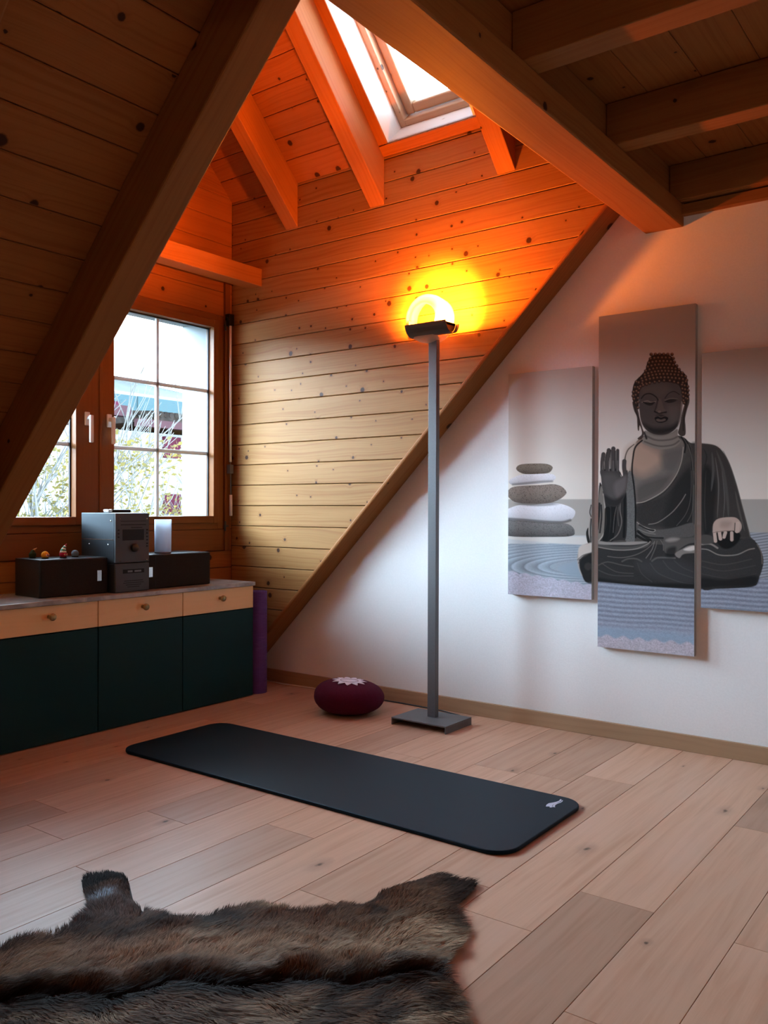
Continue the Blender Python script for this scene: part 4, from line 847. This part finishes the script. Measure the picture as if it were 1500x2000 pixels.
    for Q in (cE((226,1110),(236,1190)),cE((284,1105),(282,1160)),cE((350,1105),(345,1180)),cE((420,1010),(416,1090))): p.stroke(Q,1.8,(50,40,36),.85)
    p.stroke(cE((185,1112),(300,1095),(410,1095)),1.6,(90,74,66),.6); p.fill(cE((280,990),(380,1000),(340,1060),(260,1050)),(160,140,128),8,.7)
def canvas(y0,y1,z0,z1,label):
    X0=XW-.030; ny=int(round((y1-y0)/.0019))+1; nz=int(round((z1-z0)/.0019))+1
    ys=np.linspace(y0,y1,ny); zs=np.linspace(z0,z1,nz); YY,ZZ=np.meshgrid(ys,zs,indexing='ij'); n=YY.size
    W=AH@np.stack([YY.ravel(),ZZ.ravel(),np.ones(n)]); pr_=Print(W[0]/W[2],W[1]/W[2]); paint(pr_)
    i=np.arange(ny-1)[:,None]; j=np.arange(nz-1)[None,:]; a=(i*nz+j).ravel()
    F=np.stack([a,a+1,a+nz+1,a+nz],1)
    # edges wrap onto the stretcher sides
    e=empty('canvas_picture',(XW-.015,(y0+y1)/2,(z0+z1)/2),label,'picture','canvas pictures forming one statue scene')
    me=bpy.data.meshes.new('printed_canvas'); co=np.stack([np.full(n,X0),YY.ravel(),ZZ.ravel()],1)-np.array(e.location)
    me.vertices.add(n); me.vertices.foreach_set('co',co.astype(np.float32).ravel()); me.loops.add(F.size); me.loops.foreach_set('vertex_index',F.ravel().astype(np.int32)); me.polygons.add(len(F)); me.polygons.foreach_set('loop_start',(np.arange(len(F))*4).astype(np.int32))
    try: me.polygons.foreach_set('loop_total',np.full(len(F),4,dtype=np.int32))
    except Exception: pass
    me.update(calc_edges=True); me.validate()
    c=me.color_attributes.new('print','FLOAT_COLOR','POINT'); A=np.ones((n,4),np.float32); A[:,:3]=np.clip(1.10*np.clip(pr_.C,0,1)**1.1,0,1); c.data.foreach_set('color',A.ravel())
    me.materials.append(m_print); o=link(bpy.data.objects.new('printed_canvas',me)); o.parent=e
    mb=MB(); mb.box((X0+.0004,y0,z0),(XW-.0005,y1,z1)); mb.build('stretcher_frame',m_edge,e)
    return e
cpn=NT('printed_canvas_cloth'); t=cpn; vc=t.n('ShaderNodeVertexColor'); vc.layer_name='print'; t.l(vc.outputs[0],t.b.inputs['Base Color']); t.b.inputs['Roughness'].default_value=.8; t.b.inputs['Specular IOR Level'].default_value=.2; t.bump(t.noise(t.obj(),900,1),.08,.0005); m_print=t.m
m_edge=plain('canvas_side_cloth',(.42,.40,.38),.85,0,.2)
canvas(1.140,1.580,.421,1.953,'tall middle canvas showing the dark seated statue with a raised palm')
canvas(1.611,2.050,.636,1.728,'shorter canvas of balanced pebbles over raked sand, hung nearest the floor lamp')
canvas(.676,1.1115,.636,1.734,'shorter canvas showing the statue\'s resting hand and shoulder, cut by the photo\'s edge')

# ================================================================== HIDE RUG
out=[(1.082,1.942),(1.112,1.95),(1.139,1.946),(1.188,1.898),(1.244,1.908),(1.316,1.938),(1.345,1.97),(1.385,2.05),(1.42,2.115),(1.45,2.135),(1.468,2.113),(1.502,2.102),(1.505,2.065),(1.502,2.018),(1.467,1.958),(1.434,1.901),(1.412,1.834),(1.415,1.775),(1.425,1.735),(1.441,1.716),(1.452,1.69),(1.476,1.668),(1.515,1.660),(1.551,1.675),(1.572,1.646),(1.627,1.609),(1.636,1.571),(1.648,1.508),(1.705,1.460),(1.748,1.456),(1.754,1.406),(1.797,1.392),(1.885,1.400),(1.998,1.372),(2.062,1.343),(2.068,1.280),(2.081,1.245),(2.060,1.222),(1.995,1.208),(1.914,1.202),(1.862,1.150),(1.812,1.107),(1.762,1.090),(1.689,1.078),(1.659,1.062),(1.629,1.046),(1.606,1.018),(1.559,.968),(1.507,.917),(1.46,.84),(1.36,.80),(1.22,.86),(1.12,.98),(1.0,1.10),(.90,1.28),(.84,1.45),(.80,1.60),(.86,1.72),(.95,1.80),(1.03,1.90)]
OP=catmull(out,True,4)
rug=empty('animal_hide_rug',(1.4,1.5,0),'brown furry animal hide spread flat on the boards in the foreground','rug')
mb=MB(); mb.prism([(x-1.4,y-1.5) for x,y in OP],.0008,.006,2); o=mb.build('hide',plain('dark_hide_leather',(.035,.022,.015),.9)); o.parent=rug
class _D(Print):
    def __init__(s,X,Y): s.X=X; s.Y=Y
rng=np.random.default_rng(11); N=330000
px=rng.uniform(.79,2.10,N); py=rng.uniform(.78,2.15,N); D_=_D(px,py)
d,ins,_=D_.dist(np.arange(N),OP,True); keep=ins&(d>.002)&((.8*px+.6*py>1.62)|(rng.random(N)<.25)); px,py,d=px[keep],py[keep],d[keep]
s_=.6*px-.8*py; t_=.8*px+.6*py; n=len(px)     # s: across the hide, t: away from the viewer
SPs=[-1.2,-.85,-.6,-.35,-.16,0.0,.12,.25]; SPt=[1.76,1.80,1.835,1.872,1.88,1.895,1.90,1.90]
sp=np.interp(s_,SPs,SPt)+.012*np.sin(s_*23); rel=t_-sp
nz=lambda f,sd,ox=0: vnoise(px*f+ox,py*f,sd)
wv=(nz(4,2)-.5)*1.1+(nz(13,3)-.5)*1.3+(nz(40,4)-.5)*.8+(rng.random(n)-.5)*.5
k_r=np.clip((s_+.02)/.22,0,1)
ang=np.where(rel>0,.72,-.25)+wv-.75*k_r*(rel>0)
ang=np.where((s_<-.62)&(t_>2.16),1.75+wv*.5,ang); ang=np.where((s_>.10)&(t_>2.2),.35+wv*.5,ang)
# blend outward at the border
cxg,cyg=1.42,1.50; oa=np.arctan2(.8*(px-cxg)+.6*(py-cyg),.6*(px-cxg)-.8*(py-cyg)); eb=np.clip(1-d/.045,0,1)*.5
ds,dt=np.cos(ang)*(1-eb)+np.cos(oa)*eb,np.sin(ang)*(1-eb)+np.sin(oa)*eb; q_=np.hypot(ds,dt)+1e-6; ds/=q_; dt/=q_
dx,dy=.6*ds+.8*dt,-.8*ds+.6*dt
clump=nz(26,6); L=.020+.020*rng.random(n)+.022*(clump-.3); L=np.clip(L,.012,.06)*np.where(t_>2.24,.8,1.0)
lift=.22+.30*rng.random(n)+.35*nz(11,8)+.7*np.clip(1-np.abs(rel-.03)/.04,0,1)
w_=.00055+.00045*rng.random(n); base=.0055+.020*np.exp(-((rel-.045)/.032)**2)*(.4+.6*nz(4,12))+.014*nz(7,8)*np.clip(d/.04,0,1)
ln=np.sqrt(1+lift**2); ux,uy,uz=dx/ln,dy/ln,lift/ln
sx,sy=-dy,dx
P0=np.stack([px,py,base-.004],1); P1=P0+np.stack([ux,uy,uz],1)*(L*.55)[:,None]; P2=P0+np.stack([ux*1.08,uy*1.08,uz*.62],1)*L[:,None]
sw=np.stack([sx,sy,np.zeros(n)],1)*w_[:,None]
V=np.stack([P0-sw,P0+sw,P1+sw*.8,P1-sw*.8,P2],1).reshape(-1,3)-np.array([1.4,1.5,0])
b=(np.arange(n)*5)[:,None]; Q=(b+np.array([[0,1,2,3]])); Tq=(b+np.array([[3,2,4]]))
li=np.concatenate([Q,Tq],1).ravel(); tot=np.tile([4,3],n); st_=np.concatenate([[0],np.cumsum(tot)[:-1]])
me=bpy.data.meshes.new('fur'); me.vertices.add(len(V)); me.vertices.foreach_set('co',V.astype(np.float32).ravel()); me.loops.add(len(li)); me.loops.foreach_set('vertex_index',li.astype(np.int32)); me.polygons.add(2*n); me.polygons.foreach_set('loop_start',st_.astype(np.int32))
try: me.polygons.foreach_set('loop_total',tot.astype(np.int32))
except Exception: pass
me.update(calc_edges=True)
dk=np.array([.020,.010,.006]); md_=np.array([.135,.070,.036]); lt_=np.array([.50,.34,.21]); gy=np.array([.13,.115,.11]); sky_spot=np.array([.45,.62,.75]); rs=np.array([.30,.13,.035])
def mixc(a,b_,f): return a*(1-f[:,None])+b_*f[:,None]
sm=lambda v,a,b_: np.clip((v-a)/(b_-a),0,1)**2*(3-2*np.clip((v-a)/(b_-a),0,1))
# streak noise stretched along the coat direction (about 40 degrees)
ca_,sa_=math.cos(.65),math.sin(.65); al=s_*ca_+t_*sa_; ac_=-s_*sa_+t_*ca_
stk=vnoise(al*9,ac_*38,71)*.55+vnoise(al*22,ac_*90,72)*.45
patch=nz(7,31)*.5+nz(19,32)*.5
c=np.tile(md_,(n,1)); c=mixc(c,dk,sm(patch*.6+stk*.4,.46,.66)*.8)
band=np.exp(-((rel-.15)/.075)**2)*(.25+1.25*stk)*(.55+.6*nz(5,41)); c=mixc(c,lt_,np.clip(band,0,.85))
c=mixc(c,lt_,np.clip(np.exp(-(((s_-.10)/.065)**2+((t_-2.12)/.045)**2))*(.5+stk),0,.85))
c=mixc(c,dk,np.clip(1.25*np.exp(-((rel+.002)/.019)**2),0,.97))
c=mixc(c,lt_*.8,np.clip(sm(-rel,.03,.08)*sm(nz(7,51)*.5+stk*.5,.42,.62)*.8,0,1))
c=mixc(c,rs,sm(-s_,.70,.86)*sm(nz(6,61),.25,.65)*(t_<2.08)*(rel>.02)*.8)
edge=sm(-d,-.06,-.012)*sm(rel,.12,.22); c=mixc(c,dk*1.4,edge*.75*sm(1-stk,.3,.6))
c=mixc(c,gy,np.clip(np.exp(-(((s_+.72)/.085)**2+((t_-2.22)/.09)**2))*1.2,0,.85)*(.5+.5*stk))
c=mixc(c,dk*.6,sm(t_+.25*(-s_-.78),2.335,2.37)*(s_<-.4)); c=mixc(c,sky_spot,np.clip(np.exp(-(((s_+.745)/.026)**2+((t_-2.295)/.020)**2))*1.4,0,.9)*(rng.random(n)<.75))  # pale blue leg spot is skylight painted into the fur colour
c=mixc(c,dk,sm(s_,.13,.19)*sm(t_,2.22,2.30)*.9); tf=np.exp(-(((s_+.29)/.05)**2+((t_-2.235)/.018)**2)); c=mixc(c,lt_*1.1,np.clip(tf,0,.8))
c*= (.45+1.0*rng.random(n))[:,None]
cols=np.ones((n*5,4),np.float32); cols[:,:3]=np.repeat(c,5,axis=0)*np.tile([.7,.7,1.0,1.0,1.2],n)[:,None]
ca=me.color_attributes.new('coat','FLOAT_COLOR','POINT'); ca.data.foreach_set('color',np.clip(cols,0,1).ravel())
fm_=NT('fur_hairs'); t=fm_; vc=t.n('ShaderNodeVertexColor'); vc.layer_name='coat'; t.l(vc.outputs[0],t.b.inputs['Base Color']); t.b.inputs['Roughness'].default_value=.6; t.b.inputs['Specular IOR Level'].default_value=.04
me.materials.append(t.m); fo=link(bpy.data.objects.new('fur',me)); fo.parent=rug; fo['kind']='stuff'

# ================================================================== OUTSIDE THE WINDOW
m_hw=plain('white_render_house',(.20,.21,.22),.9,0,.0); m_pale_teal=plain('pale_teal_cladding',(.030,.050,.055),.8,0,.0); m_redsh=plain('red_shutter_paint',(.042,.008,.017),.7,0,.0); m_roof=plain('brown_roof_tiles',(.014,.012,.011),.85,0,.0,noise=.4,nscale=12); m_grnd=plain('autumn_lawn',(.012,.012,.006),.95,0,.0,noise=.4,nscale=3)
m_pink=plain('faded_red_fascia',(.036,.018,.021),.8,0,.0)
mb=MB(); mb.box((-30,4.6,-3.2),(60,60,-3.0)); tag(mb.build('ground',m_grnd),kind='structure')
hm=MB()  # added hill, put in to block low sky light through the window
nx_,nr_=40,8
for j in range(nr_+1):
    for i in range(nx_+1):
        a=math.radians(-78+156*i/nx_); R_=55+75*j/nr_; hm.v.append((3+R_*math.sin(a),4+R_*math.cos(a),-3.05+(26+5*math.sin(a*5+1)+2*math.sin(a*13))*(j/nr_)**1.15))
for j in range(nr_):
    for i in range(nx_):
        q=j*(nx_+1)+i; hm.f.append((q,q+1,q+nx_+2,q+nx_+1)); hm.sm.append(True); hm.uv+=[(0,0)]*4
tag(hm.build('added_blocker_hill',plain('blocker_hill_grey',(.09,.095,.09),.95,0,.0,noise=.3,nscale=.1)),kind='structure')
h=empty('neighbour_house',(9.5,14,-3),'white house with a dark eave and red shuttered window beyond the garden','house')
mb=MB(); mb.box((6.2,12,-3),(13.5,18,2.35)); mb.build('wall',m_hw,h)
mb=MB(); mb.prism([(11.4,2.50),(18.6,2.50),(18.6,2.60),(11.4,2.62)],9.0,14.0,0); rf=mb.build('roof',m_roof,h)
mb=MB(); x=9.0
while x<13.8: mb.tube([(x,11.38,2.60),(x,12.2,2.66)],.05,8); x+=.11
o=mb.build('eave_tiles',m_roof,rf); o.location=(0,0,0)
mb=MB(); mb.box((8.7,11.4,2.38),(14.0,11.55,2.50)); mb.box((6.2,11.7,2.55),(8.75,11.9,2.72)); mb.build('fascia',m_pink,h)
for z0,z1 in ((1.93,2.30),(.95,1.30)): mb=MB(); mb.box((9.62,11.93,z0),(9.98,12.0,z1)); mb.build('shutter',m_redsh,h)
mb=MB(); mb.box((9.0,11.45,2.50),(14.0,11.5,2.53)); mb.build('gutter',m_alu,h)
g=empty('balcony_house',(15,22,-3),'pale house with a teal balcony recess further up the slope','house')
mb=MB(); mb.box((8,22,-3),(30,27,4.6)); mb.build('wall',m_hw,g)
mb=MB(); mb.box((8,21.9,3.85),(18.9,22.0,4.50)); mb.box((16.6,21.85,3.2),(18.9,22.0,4.5)); mb.build('recess',m_pale_teal,g)
mb=MB(); mb.box((14.6,21.8,4.0),(15.9,21.9,4.25)); mb.box((14.9,21.8,3.5),(15.6,21.9,3.7)); mb.build('awning',m_redsh,g)
mb=MB(); mb.box((8,21.3,3.75),(16.6,21.36,3.79))
for i in range(16): x=8.2+i*.55; mb.box((x,21.3,3.2),(x+.04,21.36,3.78))
mb.build('railing',m_white,g)
mb=MB(); mb.box((8,21.3,3.0),(16.6,22,3.2)); mb.build('balcony_slab',m_hw,g)
s=empty('shed',(10.3,9.3,-3),'low tiled shed roof sloping down behind the yellow bush','shed')
mb=MB(); mb.prism([(8.1,-.2),(8.25,-.32),(11.2,2.15),(11.05,2.3)],8.6,10.4,1); mb.build('roof',m_roof,s)
mb=MB(); mb.prism([(8.25,-3),(11.1,-3),(11.1,2.0),(8.3,-.3)],8.7,10.3,1); mb.build('wall',m_hw,s)
m_leaf=NT('yellow_autumn_leaves'); t=m_leaf; nn=t.noise(t.obj(),3.0,2); cl_=t.mix(t.smooth(nn,.35,.65),(.13,.098,.026),(.105,.088,.04)); t.l(cl_,t.b.inputs['Base Color']); t.b.inputs['Specular IOR Level'].default_value=0; tsl=t.n('ShaderNodeBsdfTranslucent'); t.l(cl_,tsl.inputs[0]); mxl=t.n('ShaderNodeMixShader'); mxl.inputs[0].default_value=.5; t.l(t.b.outputs[0],mxl.inputs[1]); t.l(tsl.outputs[0],mxl.inputs[2]); t.l(mxl.outputs[0],t.out.inputs[0])
m_bark=plain('grey_bark',(.09,.085,.08),.9,0,.0)
def tree(x,y,zt,spread,nl,label,seed):
    r=random.Random(seed); e=empty('garden_tree',(x,y,-3),label,'tree','leafy garden trees outside the window')
    mb=MB(); ends=[]
    def br(p,dv,l,rad,dep):
        q=p+dv*l; m_=p+dv*l*.5+Vector((r.uniform(-1,1),r.uniform(-1,1),0))*l*.06; mb.tube([p,m_,q],[rad,rad*.8,rad*.6],5,caps=False); ends.append(q); ends.append(m_)
        if dep>0:
            for _ in range(3 if dep>2 else 4):
                d2=(dv+Vector((r.uniform(-1,1),r.uniform(-.8,.8),r.uniform(-.1,.7)))*.75).normalized(); br(q,d2,l*r.uniform(.55,.8),rad*.55,dep-1)
    for i in range(3): br(Vector((x,y,-3)),Vector((r.uniform(-.4,.4)*spread,r.uniform(-.3,.3),1)).normalized(),(zt+3)*.45,.05,4)
    mb.build('trunk',m_bark,e)
    mb=MB()
    for i in range(nl):
        c=ends[r.randrange(len(ends))]+Vector((r.gauss(0,.22),r.gauss(0,.2),r.gauss(0,.2)));
        if c.z>zt+.3: continue
        a=Vector((r.uniform(-1,1),r.uniform(-1,1),r.uniform(-1,1))).normalized(); b_=a.orthogonal().normalized(); k=r.uniform(.016,.034)
        mb.v += [tuple(c-a*k),tuple(c+b_*k*.6),tuple(c+a*k),tuple(c-b_*k*.6)]; q=len(mb.v)-4; mb.f.append((q,q+1,q+2,q+3)); mb.sm.append(False); mb.uv+=[(0,0)]*4
    mb.build('foliage',m_leaf.m,e,fix=False); return e
tree(4.6,7.6,1.35,1.0,11000,'yellow-leaved tree filling the lower part of the part-hidden window sash',3)
tree(6.2,7.4,.75,1.0,10000,'low yellow bush under the shed roof, behind the stereo',5)
tree(3.6,6.8,1.6,1.0,8000,'tangled yellow tree farthest along the garden, past the sloping rafter',8)
for o in list(bpy.data.objects):
    if o.name.startswith('wall_') or o.name.startswith('ceiling_main') or o.name.startswith('ceiling_dormer'): pass
